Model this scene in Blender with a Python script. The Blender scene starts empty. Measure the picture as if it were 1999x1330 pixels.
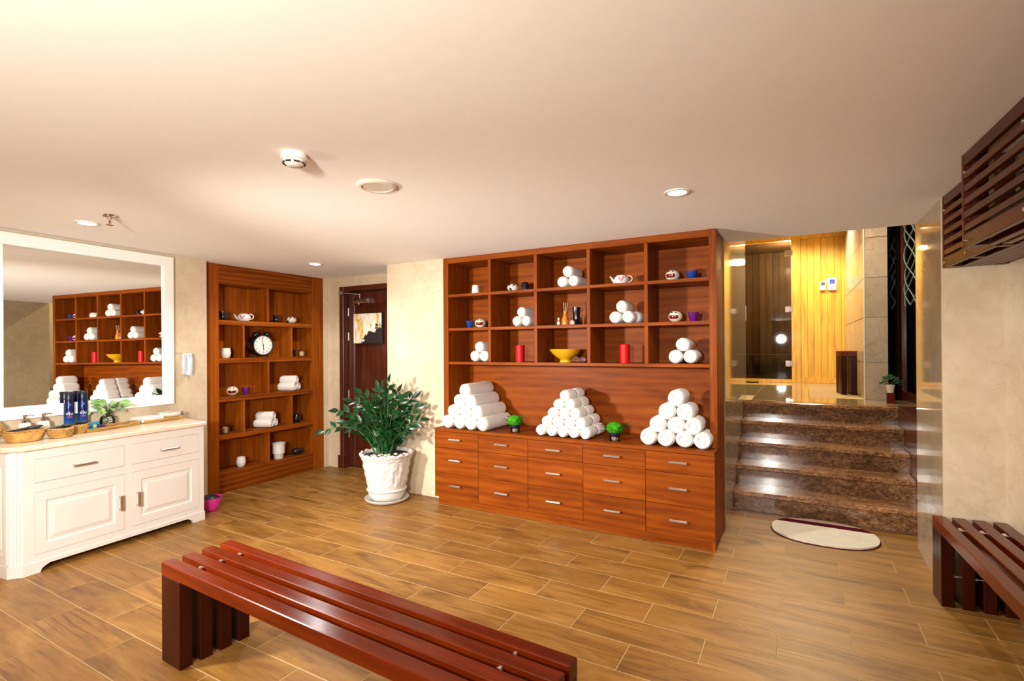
import bpy, bmesh, math, random
from mathutils import Vector, Matrix
random.seed(7)
C = bpy.context.scene.collection
PI = math.pi
sc = bpy.context.scene
# ------------------------------------------------------------------ camera, world, lights, exposure
sc.view_settings.view_transform = 'Standard'
sc.view_settings.look = 'None'
sc.view_settings.gamma = 1.0
sc.view_settings.use_curve_mapping = False
sc.view_settings.exposure = 0.12
cd = bpy.data.cameras.new('camera'); cam = bpy.data.objects.new('camera', cd); C.objects.link(cam)
cd.sensor_fit = 'HORIZONTAL'; cd.sensor_width = 36.0
cd.lens = 36.0 * 999.875 / 1999.0
cd.shift_y = 11.684 / 1999.0
cd.clip_start = 0.02; cd.clip_end = 60
ya, pi_, ro = math.radians(29.263), math.radians(0.12), math.radians(-0.353)
FW = Vector((-math.sin(ya) * math.cos(pi_), math.cos(ya) * math.cos(pi_), math.sin(pi_)))
RT = Vector((math.cos(ya), math.sin(ya), 0)); UP = RT.cross(FW)
R2 = RT * math.cos(ro) + UP * math.sin(ro); U2 = -RT * math.sin(ro) + UP * math.cos(ro)
m = Matrix((R2, U2, -FW)).transposed().to_4x4(); m.translation = Vector((0, 0, 1.506))
cam.matrix_world = m
sc.camera = cam
w = bpy.data.worlds.new('world'); sc.world = w; w.use_nodes = True
w.node_tree.nodes['Background'].inputs[0].default_value = (1, .9, .8, 1)
w.node_tree.nodes['Background'].inputs[1].default_value = 0.05

def lamp(name, kind, loc, power, col, size=.1, rot=None, spot=None):
    d = bpy.data.lights.new(name, kind); d.energy = power; d.color = col
    if kind == 'AREA': d.shape = 'DISK'; d.size = size
    else: d.shadow_soft_size = size
    if spot: d.spot_size = math.radians(spot[0]); d.spot_blend = spot[1]
    o = bpy.data.objects.new(name, d); C.objects.link(o); o.location = loc
    if rot: o.rotation_euler = rot
    return o
# the photographer's two lamps, left of and behind the camera
def aim(p, q): return (Vector(q) - Vector(p)).to_track_quat('-Z', 'Y').to_euler()
PA, PB = (-3.5, .3, 1.62), (-.55, -1.0, 1.75)
lamp('strobe_light', 'SPOT', PA, 740, (1, .95, .88), .13, aim(PA, (-1.85, 4.1, .55)), (94, 1.0))
lamp('strobe_light', 'SPOT', PB, 560, (1, .95, .88), .14, aim(PB, (-2.3, 1.6, 2.4)), (150, 1.0))
lamp('left_fill_light', 'SPOT', (-2.4, .15, 1.45), 170, (1, .95, .89), .15, aim((-2.4, .15, 1.45), (-5.0, 2.75, .75)), (92, .8))  # added fill light without a fixture, brightens vanity, left wall and niche
# recessed ceiling lamps (fixtures are built further down)
DOWN = [(-.609, 3.052), (-4.349, 1.678), (-4.429, 3.683)]
for x, y in DOWN:
    lamp('downlight_lamp', 'SPOT', (x, y, 2.385), 75, (1, .97, .93), .05, (0, 0, 0), (150, .6))
# lamps above the stair landing, in front of the sauna
for x, y, e in [(-.35, 8.9, 140), (.35, 8.6, 125), (.1, 6.1, 140)]:
    lamp('landing_lamp', 'SPOT', (x, y, 3.47), e, (1, .86, .60), .05, (0, 0, 0), (150, .5))

# ------------------------------------------------------------------ helpers
class MB:
    def __init__(s): s.bm = bmesh.new()
    def _add(s, fn, M=None, b=0, seg=1):
        old = set(s.bm.verts); oe = set(s.bm.edges)
        fn()
        nv = [v for v in s.bm.verts if v not in old]
        if b:
            ed = [e for e in s.bm.edges if e not in oe]
            bmesh.ops.bevel(s.bm, geom=ed, offset=b, segments=seg, affect='EDGES', profile=.5)
            nv = [v for v in s.bm.verts if v not in old]
        if M is not None: bmesh.ops.transform(s.bm, matrix=M, verts=nv)
        return s
    def box(s, x0, x1, y0, y1, z0, z1, b=0, M=None):
        def f():
            T = Matrix.Translation(((x0 + x1) / 2, (y0 + y1) / 2, (z0 + z1) / 2)) @ Matrix.Diagonal((abs(x1 - x0), abs(y1 - y0), abs(z1 - z0), 1))
            bmesh.ops.create_cube(s.bm, size=1, matrix=T)
        return s._add(f, M, b)
    def lathe(s, prof, n=32, M=None, wob=None, cap=True):
        def f():
            rings = []
            for r, z in prof:
                if r < 1e-6: rings.append([s.bm.verts.new((0, 0, z))]); continue
                ring = []
                for i in range(n):
                    a = 2 * PI * i / n
                    k, dz = wob(a, r, z) if wob else (1, 0)
                    ring.append(s.bm.verts.new((r * k * math.cos(a), r * k * math.sin(a), z + dz)))
                rings.append(ring)
            for A, B in zip(rings, rings[1:]):
                if len(A) == 1 and len(B) == 1: continue
                for i in range(n):
                    j = (i + 1) % n
                    if len(A) == 1: s.bm.faces.new((A[0], B[j], B[i]))
                    elif len(B) == 1: s.bm.faces.new((A[i], A[j], B[0]))
                    else: s.bm.faces.new((A[i], A[j], B[j], B[i]))
        return s._add(f, M)
    def cyl(s, c, r, h, n=24, axis='z', r2=None, b=0, M=None):
        r2 = r if r2 is None else r2
        R = {'z': Matrix.Identity(4), 'x': Matrix.Rotation(PI / 2, 4, 'Y'), 'y': Matrix.Rotation(-PI / 2, 4, 'X')}[axis]
        T = Matrix.Translation(c) @ R
        if M is not None: T = M @ T
        e = min(b, r * .9, h * .45) if b else 0
        p = [(0, 0), (r, 0), (r2, h), (0, h)] if not e else [(0, 0), (r - e, 0), (r, e), (r2, h - e), (r2 - e, h), (0, h)]
        return s.lathe(p, n, T)
    def sphere(s, c, r, nu=20, nv=12, sc3=(1, 1, 1), M=None):
        p = [(r * math.sin(PI * i / nv), -r * math.cos(PI * i / nv)) for i in range(nv + 1)]
        p[0] = (0, -r); p[-1] = (0, r)
        T = Matrix.Translation(c) @ Matrix.Diagonal((*sc3, 1))
        if M is not None: T = M @ T
        return s.lathe(p, nu, T)
    def tube(s, pts, r, n=8, closed=False, M=None, rf=None):
        def f():
            P = [Vector(p) for p in pts]; N = len(P); rings = []
            prev = None
            for i, p in enumerate(P):
                if closed: t = (P[(i + 1) % N] - P[i - 1]).normalized()
                else: t = (P[min(i + 1, N - 1)] - P[max(i - 1, 0)]).normalized()
                if prev is None:
                    a = Vector((0, 0, 1)) if abs(t.z) < .9 else Vector((1, 0, 0))
                    u = t.cross(a).normalized()
                else: u = (prev - t * prev.dot(t)).normalized()
                prev = u; v = t.cross(u)
                rr = r * (rf(i / (N - 1)) if rf else 1)
                rings.append([s.bm.verts.new(p + (u * math.cos(2 * PI * k / n) + v * math.sin(2 * PI * k / n)) * rr) for k in range(n)])
            L = list(zip(rings, rings[1:])) + ([(rings[-1], rings[0])] if closed else [])
            for A, B in L:
                for k in range(n): s.bm.faces.new((A[k], A[(k + 1) % n], B[(k + 1) % n], B[k]))
            if not closed:
                s.bm.faces.new(rings[0][::-1]); s.bm.faces.new(rings[-1])
        return s._add(f, M)
    def prism(s, poly, a0, a1, plane='xy', M=None, b=0):
        def f():
            def pt(p, h):
                return {'xy': (p[0], p[1], h), 'xz': (p[0], h, p[1]), 'yz': (h, p[0], p[1])}[plane]
            lo = [s.bm.verts.new(pt(p, a0)) for p in poly]; hi = [s.bm.verts.new(pt(p, a1)) for p in poly]
            n = len(poly)
            for i in range(n): s.bm.faces.new((lo[i], lo[(i + 1) % n], hi[(i + 1) % n], hi[i]))
            s.bm.faces.new(lo[::-1]); s.bm.faces.new(hi)
        return s._add(f, M, b)
    def poly(s, verts, faces, M=None):
        def f():
            V = [s.bm.verts.new(v) for v in verts]
            for q in faces: s.bm.faces.new([V[i] for i in q])
        return s._add(f, M)
    def mesh(s, name, smooth=None):
        bmesh.ops.recalc_face_normals(s.bm, faces=s.bm.faces[:])
        me = bpy.data.meshes.new(name); s.bm.to_mesh(me); s.bm.free()
        if smooth is not None:
            me.polygons.foreach_set('use_smooth', [True] * len(me.polygons))
            me.set_sharp_from_angle(angle=math.radians(smooth))
        return me
    def build(s, name, mat, parent=None, smooth=None, loc=(0, 0, 0), rot=None):
        me = s.mesh(name, smooth); me.materials.append(mat)
        return link(name, me, parent, loc, rot)

def link(name, me, parent=None, loc=(0, 0, 0), rot=None):
    o = bpy.data.objects.new(name, me); C.objects.link(o); o.location = loc
    if rot: o.rotation_euler = rot
    if parent: o.parent = parent
    return o
def tag(o, label=None, cat=None, group=None, kind=None):
    for k, v in (('label', label), ('category', cat), ('group', group), ('kind', kind)):
        if v: o[k] = v
    return o
def thing(name, label, cat, loc=(0, 0, 0), th=0, group=None):
    o = bpy.data.objects.new(name, None); C.objects.link(o); o.location = loc
    o.rotation_euler = (0, 0, math.radians(th)); o.empty_display_size = .05
    return tag(o, label, cat, group)
def dup(o, loc=None, rot=None, label=None, group=None, parent=None, scale=None):
    c = o.copy(); C.objects.link(c)
    if parent: c.parent = parent
    if loc is not None: c.location = loc
    if rot is not None: c.rotation_euler = rot
    if label: c['label'] = label
    if group: c['group'] = group
    if scale: c.scale = scale
    for ch in o.children: dup(ch, parent=c)
    return c
def struct(name, mb, mat, smooth=None, parent=None):
    o = mb.build(name, mat, parent, smooth)
    if not parent: o['kind'] = 'structure'
    return o

# ------------------------------------------------------------------ materials
def nt(name):
    mt = bpy.data.materials.new(name); mt.use_nodes = True
    n = mt.node_tree; b = n.nodes['Principled BSDF']
    return mt, n, b
def rgb(c): return (*c, 1)
def plain(name, col, rough=.5, metal=0, coat=0, emit=None, es=0, spec=.5, alpha=None, trans=0, ior=1.45, sheen=0):
    mt, n, b = nt(name)
    I = b.inputs
    I['Base Color'].default_value = rgb(col); I['Roughness'].default_value = rough; I['Metallic'].default_value = metal
    I['Coat Weight'].default_value = coat; I['Specular IOR Level'].default_value = spec
    I['Coat Roughness'].default_value = .08
    if emit: I['Emission Color'].default_value = rgb(emit); I['Emission Strength'].default_value = es
    if trans: I['Transmission Weight'].default_value = trans; I['IOR'].default_value = ior
    if sheen: I['Sheen Weight'].default_value = sheen
    return mt
def coords(n, scale, rnd=True, kind='Object'):
    tc = n.nodes.new('ShaderNodeTexCoord'); mp = n.nodes.new('ShaderNodeMapping')
    mp.inputs['Scale'].default_value = scale
    if rnd:
        oi = n.nodes.new('ShaderNodeObjectInfo'); mu = n.nodes.new('ShaderNodeVectorMath'); mu.operation = 'SCALE'
        mu.inputs[0].default_value = (17.3, 9.1, 5.7)
        n.links.new(oi.outputs['Random'], mu.inputs['Scale'])
        ad = n.nodes.new('ShaderNodeVectorMath'); ad.operation = 'ADD'
        n.links.new(tc.outputs[kind], ad.inputs[0]); n.links.new(mu.outputs[0], ad.inputs[1])
        n.links.new(ad.outputs[0], mp.inputs['Vector'])
    else: n.links.new(tc.outputs[kind], mp.inputs['Vector'])
    return mp
def noise(n, mp, scale, detail=4, rough=.5, dist=0):
    t = n.nodes.new('ShaderNodeTexNoise'); t.inputs['Scale'].default_value = scale; t.inputs['Detail'].default_value = detail
    t.inputs['Roughness'].default_value = rough; t.inputs['Distortion'].default_value = dist
    n.links.new(mp.outputs[0], t.inputs['Vector']); return t.outputs['Fac']
def ramp(n, fac, stops):
    r = n.nodes.new('ShaderNodeValToRGB'); e = r.color_ramp.elements
    while len(e) < len(stops): e.new(.5)
    for el, (p, c) in zip(e, stops): el.position = p; el.color = rgb(c)
    n.links.new(fac, r.inputs[0]); return r.outputs[0]
def mix(n, a, b, fac, mode='MIX'):
    x = n.nodes.new('ShaderNodeMix'); x.data_type = 'RGBA'; x.blend_type = mode
    if isinstance(fac, (int, float)): x.inputs[0].default_value = fac
    else: n.links.new(fac, x.inputs[0])
    for s, v in ((6, a), (7, b)):
        if isinstance(v, tuple): x.inputs[s].default_value = rgb(v)
        else: n.links.new(v, x.inputs[s])
    return x.outputs[2]
def bump(n, b, fac, strength=.2, dist=.002):
    bp = n.nodes.new('ShaderNodeBump'); bp.inputs['Strength'].default_value = strength; bp.inputs['Distance'].default_value = dist
    n.links.new(fac, bp.inputs['Height']); n.links.new(bp.outputs[0], b.inputs['Normal'])
def hsv_rand(n, col, amt=.25):
    oi = n.nodes.new('ShaderNodeObjectInfo'); mr = n.nodes.new('ShaderNodeMapRange')
    mr.inputs['To Min'].default_value = 1 - amt; mr.inputs['To Max'].default_value = 1 + amt
    n.links.new(oi.outputs['Random'], mr.inputs['Value'])
    h = n.nodes.new('ShaderNodeHueSaturation'); n.links.new(mr.outputs[0], h.inputs['Value']); n.links.new(col, h.inputs['Color'])
    return h.outputs[0]
def wood(name, dark, mid, light, axis='x', rough=.35, coat=.2, sc_=1.0, figure=.35, vary=.12, spec=.5, pore=.55):
    mt, n, b = nt(name)
    s = {'x': (1.2, 9, 9), 'y': (9, 1.2, 9), 'z': (9, 9, 1.2)}[axis]
    mp = coords(n, tuple(v * sc_ for v in s))
    n1 = noise(n, mp, 1.1, 6, .6, .9)
    s2 = {'x': (2, 60, 60), 'y': (60, 2, 60), 'z': (60, 60, 2)}[axis]
    mp2 = coords(n, tuple(v * sc_ for v in s2)); n2 = noise(n, mp2, 1.5, 3, .6)
    wv = n.nodes.new('ShaderNodeTexWave'); wv.wave_type = 'RINGS'; wv.rings_direction = {'x': 'X', 'y': 'Y', 'z': 'Z'}[axis]
    wv.inputs['Scale'].default_value = .9; wv.inputs['Distortion'].default_value = 7; wv.inputs['Detail'].default_value = 3
    wv.inputs['Detail Scale'].default_value = .7
    n.links.new(mp.outputs[0], wv.inputs['Vector'])
    c1 = ramp(n, n1, [(.3, dark), (.5, mid), (.72, light)])
    c2 = ramp(n, wv.outputs['Fac'], [(0, tuple(v * .62 for v in mid)), (.5, mid), (1, light)])
    c = mix(n, c1, c2, figure)
    c3 = ramp(n, n2, [(.3, (.72, .70, .68)), (.6, (1, 1, 1))])
    c = mix(n, c, c3, pore, 'MULTIPLY')
    if vary: c = hsv_rand(n, c, vary)
    n.links.new(c, b.inputs['Base Color'])
    b.inputs['Roughness'].default_value = rough; b.inputs['Coat Weight'].default_value = coat; b.inputs['Coat Roughness'].default_value = .12
    b.inputs['Specular IOR Level'].default_value = spec
    bump(n, b, n2, .08, .001)
    return mt
def stone(name, base, vein, spot, rough=.2, coat=0, scale=1.0, vs=.5, spec=.5):
    mt, n, b = nt(name)
    mp = coords(n, (scale,) * 3)
    a = noise(n, mp, 1.4, 8, .62, .5); f = noise(n, mp, 7, 6, .6, 1.2)
    c = ramp(n, a, [(.3, spot), (.5, base), (.75, tuple(min(1, v * 1.12) for v in base))])
    v = n.nodes.new('ShaderNodeTexNoise'); v.inputs['Scale'].default_value = 1.6; v.inputs['Detail'].default_value = 7; v.inputs['Distortion'].default_value = 1.8
    n.links.new(mp.outputs[0], v.inputs['Vector'])
    vm = ramp(n, v.outputs['Fac'], [(.485, (0, 0, 0)), (.5, (vs,) * 3), (.515, (0, 0, 0))])
    c = mix(n, c, vein, vm)
    c = mix(n, c, ramp(n, f, [(.35, (.86, .83, .8)), (.6, (1, 1, 1))]), .6, 'MULTIPLY')
    n.links.new(c, b.inputs['Base Color'])
    b.inputs['Roughness'].default_value = rough; b.inputs['Coat Weight'].default_value = coat; b.inputs['Coat Roughness'].default_value = .03
    b.inputs['Specular IOR Level'].default_value = spec
    return mt
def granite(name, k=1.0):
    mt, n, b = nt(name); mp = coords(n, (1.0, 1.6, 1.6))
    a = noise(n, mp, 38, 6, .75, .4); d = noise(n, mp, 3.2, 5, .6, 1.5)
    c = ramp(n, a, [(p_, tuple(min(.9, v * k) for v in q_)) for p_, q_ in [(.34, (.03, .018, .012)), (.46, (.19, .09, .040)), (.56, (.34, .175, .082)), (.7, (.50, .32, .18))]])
    c = mix(n, c, ramp(n, d, [(.4, (.45, .42, .40)), (.6, (1, 1, 1))]), .8, 'MULTIPLY')
    n.links.new(c, b.inputs['Base Color']); b.inputs['Roughness'].default_value = .16; b.inputs['Coat Weight'].default_value = .25
    b.inputs['Coat Roughness'].default_value = .05
    return mt
def glass(name, tint, rough=.02, refl=1.0):
    mt = bpy.data.materials.new(name); mt.use_nodes = True; n = mt.node_tree; n.nodes.clear()
    o = n.nodes.new('ShaderNodeOutputMaterial'); t = n.nodes.new('ShaderNodeBsdfTransparent'); g = n.nodes.new('ShaderNodeBsdfGlossy')
    t.inputs[0].default_value = rgb(tint); g.inputs['Roughness'].default_value = rough; g.inputs[0].default_value = (refl, refl, refl, 1)
    f = n.nodes.new('ShaderNodeFresnel'); f.inputs[0].default_value = 1.5
    mx = n.nodes.new('ShaderNodeMixShader'); n.links.new(f.outputs[0], mx.inputs[0]); n.links.new(t.outputs[0], mx.inputs[1]); n.links.new(g.outputs[0], mx.inputs[2])
    n.links.new(mx.outputs[0], o.inputs[0]); return mt
def fabric(name, col, rough=.9, bscale=180, bs=.5, mot=.06, sheen=.3):
    mt, n, b = nt(name); mp = coords(n, (1, 1, 1)); a = noise(n, mp, bscale, 2, .6); d = noise(n, mp, 14, 4, .6)
    c = ramp(n, d, [(.3, tuple(v * (1 - mot) for v in col)), (.7, col)])
    n.links.new(c, b.inputs['Base Color']); b.inputs['Roughness'].default_value = rough; b.inputs['Sheen Weight'].default_value = sheen
    b.inputs['Specular IOR Level'].default_value = .1
    mx = n.nodes.new('ShaderNodeMath'); mx.operation = 'ADD'; n.links.new(a, mx.inputs[0]); n.links.new(d, mx.inputs[1])
    bump(n, b, mx.outputs[0], bs, .004); return mt

W_UNIT = wood('cherry_wood_horizontal', (.145, .027, .002), (.245, .050, .0032), (.34, .083, .0055), 'x', .42, 0, figure=.28, vary=.08, spec=.10)
W_UNITV = wood('cherry_wood_vertical', (.145, .027, .002), (.245, .050, .0032), (.34, .083, .0055), 'z', .42, 0, figure=.28, vary=.08, spec=.10)
W_NICH = wood('niche_wood_vertical', (.21, .040, .003), (.33, .074, .004), (.42, .115, .008), 'z', .40, 0, figure=.3, spec=.1)
W_NICX = wood('niche_wood_horizontal', (.14, .026, .003), (.25, .054, .004), (.37, .098, .008), 'x', .40, 0, figure=.5, spec=.1)
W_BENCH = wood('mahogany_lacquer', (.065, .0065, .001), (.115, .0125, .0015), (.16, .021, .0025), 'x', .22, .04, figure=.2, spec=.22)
W_BENCH_SHADE = wood('mahogany_leg_shaded', (.017, .002, .001), (.030, .0035, .0012), (.045, .006, .0015), 'z', .28, .0, figure=.2, spec=.18)  # bench mahogany with the shade on the legs put into a darker colour
W_RACK = wood('dark_mahogany', (.040, .005, .002), (.075, .010, .003), (.11, .018, .005), 'x', .32, 0, figure=.2, spec=.3)
W_DOOR = wood('dark_door_wood', (.040, .008, .004), (.075, .014, .005), (.12, .026, .008), 'z', .3, .3, figure=.3)
W_PINE = wood('pine_board', (.58, .25, .018), (.80, .44, .040), (.88, .54, .07), 'z', .4, .1, figure=.25, vary=.10)
W_SAUNA = wood('sauna_dark_board', (.13, .07, .03), (.20, .115, .05), (.28, .17, .08), 'z', .5, .05, figure=.25, vary=.2)
def floor_wood():
    mt, n, b = nt('oak_look_plank')
    mp = coords(n, (1.1, 5.5, 5.5)); a = noise(n, mp, 1.3, 6, .62, 1.1)
    mq = coords(n, (2.2, 38, 38)); p = noise(n, mq, 1.5, 4, .65, .4)
    ms = coords(n, (.9, 3.2, 3.2)); k = noise(n, ms, 1.0, 4, .55, 2.2)
    wv = n.nodes.new('ShaderNodeTexWave'); wv.wave_type = 'BANDS'; wv.bands_direction = 'Y'
    wv.inputs['Scale'].default_value = 1.6; wv.inputs['Distortion'].default_value = 9; wv.inputs['Detail'].default_value = 2.5; wv.inputs['Detail Scale'].default_value = .55
    n.links.new(mp.outputs[0], wv.inputs['Vector'])
    c = ramp(n, a, [(.30, (.17, .072, .014)), (.48, (.285, .133, .026)), (.70, (.39, .20, .047))])
    w_ = ramp(n, wv.outputs['Fac'], [(.0, (.50, .42, .36)), (.22, (1, 1, 1))])
    c = mix(n, c, w_, ramp(n, k, [(.50, (0, 0, 0)), (.62, (.75, .75, .75))]), 'MULTIPLY')
    c = mix(n, c, ramp(n, k, [(.27, (.42, .36, .32)), (.42, (1, 1, 1))]), .8, 'MULTIPLY')
    c = mix(n, c, ramp(n, p, [(.32, (.66, .62, .58)), (.58, (1, 1, 1))]), .55, 'MULTIPLY')
    n.links.new(hsv_rand(n, c, .10), b.inputs['Base Color'])
    b.inputs['Roughness'].default_value = .40; b.inputs['Specular IOR Level'].default_value = .35
    bump(n, b, p, .06, .001); return mt
W_FLOOR = floor_wood()
GROUT = plain('floor_grout', (.46, .30, .13), .8)
S_CREAM = stone('cream_marble', (.70, .58, .42), (.50, .36, .21), (.64, .51, .35), .22, .12, 1.0, .25)
S_PASS = stone('polished_beige_stone', (.40, .315, .205), (.55, .45, .32), (.33, .25, .155), .05, 0, 1.0, .35, spec=1.0)
S_TILE = stone('taupe_tile', (.44, .35, .27), (.25, .17, .11), (.38, .30, .22), .3, 0, 1.0, .4)
S_TILEL = stone('cream_tile', (.62, .50, .34), (.25, .18, .12), (.55, .42, .27), .25, 0, 1.0, .7)
S_LAND = stone('landing_marble', (.46, .34, .17), (.30, .2, .09), (.40, .28, .13), .06, .5, .9, .4)
S_TOP = stone('counter_marble', (.86, .74, .58), (.65, .5, .36), (.82, .68, .52), .15, .3, 2, .3)
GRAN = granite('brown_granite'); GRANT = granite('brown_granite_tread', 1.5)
CEIL = fabric('ceiling_paint', (.82, .73, .63), .85, 3, .0, .03)
WHITE = plain('white_satin_paint', (.82, .785, .74), .38, 0, .1)
MIRW = plain('white_frame_paint', (.92, .93, .90), .35)
MIRROR = plain('mirror_glass', (.90, .90, .87), .0, 1.0)
STEEL = plain('brushed_steel', (.62, .60, .57), .28, 1.0)
CHROME = plain('chrome', (.8, .8, .8), .08, 1.0)
TOWEL = fabric('white_terry', (.86, .83, .79))
BLACKC = plain('black_ceramic', (.008, .008, .012), .15, 0, .3)
WHITEC = plain('white_ceramic', (.83, .80, .76), .2, 0, .3)
IVORY = plain('ivory_ceramic', (.80, .72, .60), .25, 0, .3)
MOUTH = plain('dark_red_glaze', (.16, .008, .006), .2, 0, .4)
PINKP = plain('magenta_print', (.62, .02, .16), .4)
BLUEC = plain('blue_glass', (.004, .05, .30), .12, 0, .5)
PURP = plain('purple_glass', (.12, .006, .16), .12, 0, .5)
REDW = plain('red_wax', (.52, .006, .007), .4, 0, .0, spec=.2)
YELL = plain('yellow_ceramic', (.74, .42, .01), .25, 0, .3)
ORANG = plain('orange_ceramic', (.72, .20, .015), .3, 0, .2)
WAX = plain('cream_wax', (.78, .62, .40), .5)
STICK = plain('reed_stick', (.55, .38, .2), .7)
BOTL = plain('amber_bottle', (.35, .12, .08), .15, 0, .4)
PLASTW = plain('white_plastic', (.80, .76, .70), .35)
PLASTG = plain('pale_grey_plastic', (.62, .68, .74), .3)
DARKP = plain('dark_plastic', (.015, .017, .022), .35)
GLASS = glass('clear_glass', (.95, .97, .97))
TINT = glass('smoked_door_glass', (.52, .49, .44))
ETCH = glass('dark_pattern_glass', (.25, .30, .30), .05)
POTW = fabric('white_glazed_relief', (.68, .655, .61), .35, 40, .0, .06, 0)
SOIL = plain('dark_soil', (.02, .014, .01), .9)
PEB = plain('pale_pebble', (.5, .46, .40), .5)

def leafmat(name, a, b_, rough=.3):
    mt, n, b = nt(name); mp = coords(n, (1, 1, 1)); f = noise(n, mp, 9, 3)
    n.links.new(hsv_rand(n, ramp(n, f, [(.3, a), (.7, b_)]), .3), b.inputs['Base Color']); b.inputs['Roughness'].default_value = rough
    b.inputs['Specular IOR Level'].default_value = .4
    return mt
LEAF = leafmat('deep_green_leaf', (.002, .020, .005), (.005, .055, .011), .25)
STEMG = plain('green_stem', (.03, .09, .02), .5)
POTHO = leafmat('variegated_leaf', (.05, .33, .03), (.55, .62, .30), .4)
MOSS = fabric('bright_moss', (.06, .40, .010), .9, 90, .9, .6, 0)
FERN = leafmat('dark_fern', (.004, .06, .01), (.02, .16, .03), .5)
# ------------------------------------------------------------------ the room shell
H = 2.4
YE = 4.76           # edge of the low ceiling, beyond it the stair well is higher
HL = 3.55
BACKY = 4.535
fl = MB(); fl.box(-5.9, 1.7, -2.1, 5.115, -.08, -.0012)
floor = struct('floor', fl, GROUT)
# plank tiles: courses .2345 deep, tiles .655 long, every other course shifted by half
PL, PW, G = .655, .2345, .005
mb = MB(); mb.box(0, PL - G, 0, PW - G, -.008, 0, b=.0012); plank_me = mb.mesh('plank'); plank_me.materials.append(W_FLOOR)
rest = MB(); half = MB()
for r in range(-21, 9):
    y = 3.022 + r * PW
    x = -.427 - 8 * PL + (0 if r % 2 == 0 else PL / 2)
    for k in range(13):
        xx = x + k * PL
        if xx > 1.2 or xx < -6.0 or (y > 4.6 and xx < -5.9): continue
        if y > .75:
            link('plank', plank_me, floor, (xx, y, 0))
        else:
            rest.box(xx, xx + PL - G, y, y + PW - G, -.008, 0)
o = rest.build('planks_behind_camera', W_FLOOR, floor); o['kind'] = 'stuff'
ce = MB(); ce.box(-6.0, 2.2, -2.1, YE, H, H + .12); struct('ceiling', ce, CEIL)
c2 = MB(); c2.box(-2.7, 2.2, YE - .05, 12, HL, HL + .1); struct('ceiling_stair', c2, CEIL)
bh = MB(); bh.box(-2.7, 2.2, YE - .08, YE, H, HL); struct('trim_1', bh, CEIL)

# left wall, turned five degrees: a slab along its own axis (local x = along the wall, -y = into the room)
OW = (-5.068, 1.43, 0); TH = 95
lw = MB(); lw.box(-3.7, 1.575, 0, .35, 0, H)
o = struct('wall_left', lw, S_CREAM); o.location = OW; o.rotation_euler = (0, 0, math.radians(TH))
# behind the niche and the short return to the door wall
l2 = MB(); l2.box(-5.75, -5.60, 2.9, 4.62, 0, H); l2.box(-5.65, -5.28, 4.512, 4.60, 0, H)
struct('wall_niche', l2, S_CREAM)
# door wall: strip beside the door, lintel
dw = MB(); dw.box(-5.65, -5.087, 4.59, 4.95, 0, H); dw.box(-5.087, -3.84, 4.59, 4.95, 2.285, H)
struct('wall_door', dw, S_CREAM)
pw = MB(); pw.box(-3.845, -3.100, 4.133, 4.95, 0, H); struct('wall_pillar', pw, S_CREAM)
bw = MB(); bw.box(-3.10, -.60, BACKY, 4.68, 0, HL); struct('wall_back', bw, S_CREAM)
# polished wall along the left of the stairs (very slightly out of square)
pl = MB(); pl.prism([(-.533, 4.54), (-.553, 6.69), (-.76, 6.69), (-.76, 4.54)], 0, HL)
struct('wall_stair_left', pl, S_PASS)
# polished pier right of the stairs, its front face, and the right wall turned three degrees
pr_ = MB(); pr_.prism([(.757, 4.0), (.757, YE + .012), (.90, YE + .012), (.90, 4.0)], 0, HL); struct('wall_stair_right', pr_, S_PASS)
pf = MB(); pf.box(.7575, 1.30, 3.985, 4.03, 0, H); struct('wall_pier', pf, S_CREAM)
OR = (1.04, 3.985, 0); TR = -87
rw = MB(); rw.box(-.02, 6.2, 0, .3, 0, H)
o = struct('wall_right', rw, S_CREAM); o.location = OR; o.rotation_euler = (0, 0, math.radians(TR))
fr = MB(); fr.box(-6.0, 2.2, -2.2, -2.0, 0, H); struct('wall_front', fr, S_CREAM)
# ------------------------------------------------------------------ stairs and landing
RI, TD, SY = .178, .292, 5.12
XS0, XS1 = -.535, .86
stair = thing('staircase', 'short flight of five polished brown granite steps up to the sauna landing', 'stairs', (0, 0, 0))
for k in range(5):
    y = SY + k * TD; z = RI * (k + 1)
    xs = -.536 - .0093 * (y - 4.54)
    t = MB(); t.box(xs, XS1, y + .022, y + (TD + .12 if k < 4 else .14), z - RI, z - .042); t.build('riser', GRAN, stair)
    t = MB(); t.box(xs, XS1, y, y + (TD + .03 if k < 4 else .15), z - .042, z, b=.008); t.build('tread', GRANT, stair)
LZ = RI * 5
ld = MB(); ld.box(-2.7, 1.5, SY + 4 * TD + .14, 9.8, LZ - .2, LZ - .001); ld.box(-2.7, -.6, 6.6, 9.8, LZ - .2, LZ - .001)
landing = struct('floor_landing', ld, GROUT)
mb = MB(); mb.box(0, .597, 0, .597, -.002, .002, b=.0008); tile_me = mb.mesh('floor_tile'); tile_me.materials.append(S_LAND)
for i in range(6):
    for j in range(6):
        x, y = -2.28 + i * .6, 6.44 + j * .6
        if x + .6 > .70 and y > 6.9: continue
        if x < -.75 and y < 6.7: continue
        if y + .6 > 9.75: continue
        link('floor_tile', tile_me, landing, (x, y, LZ))
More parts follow.
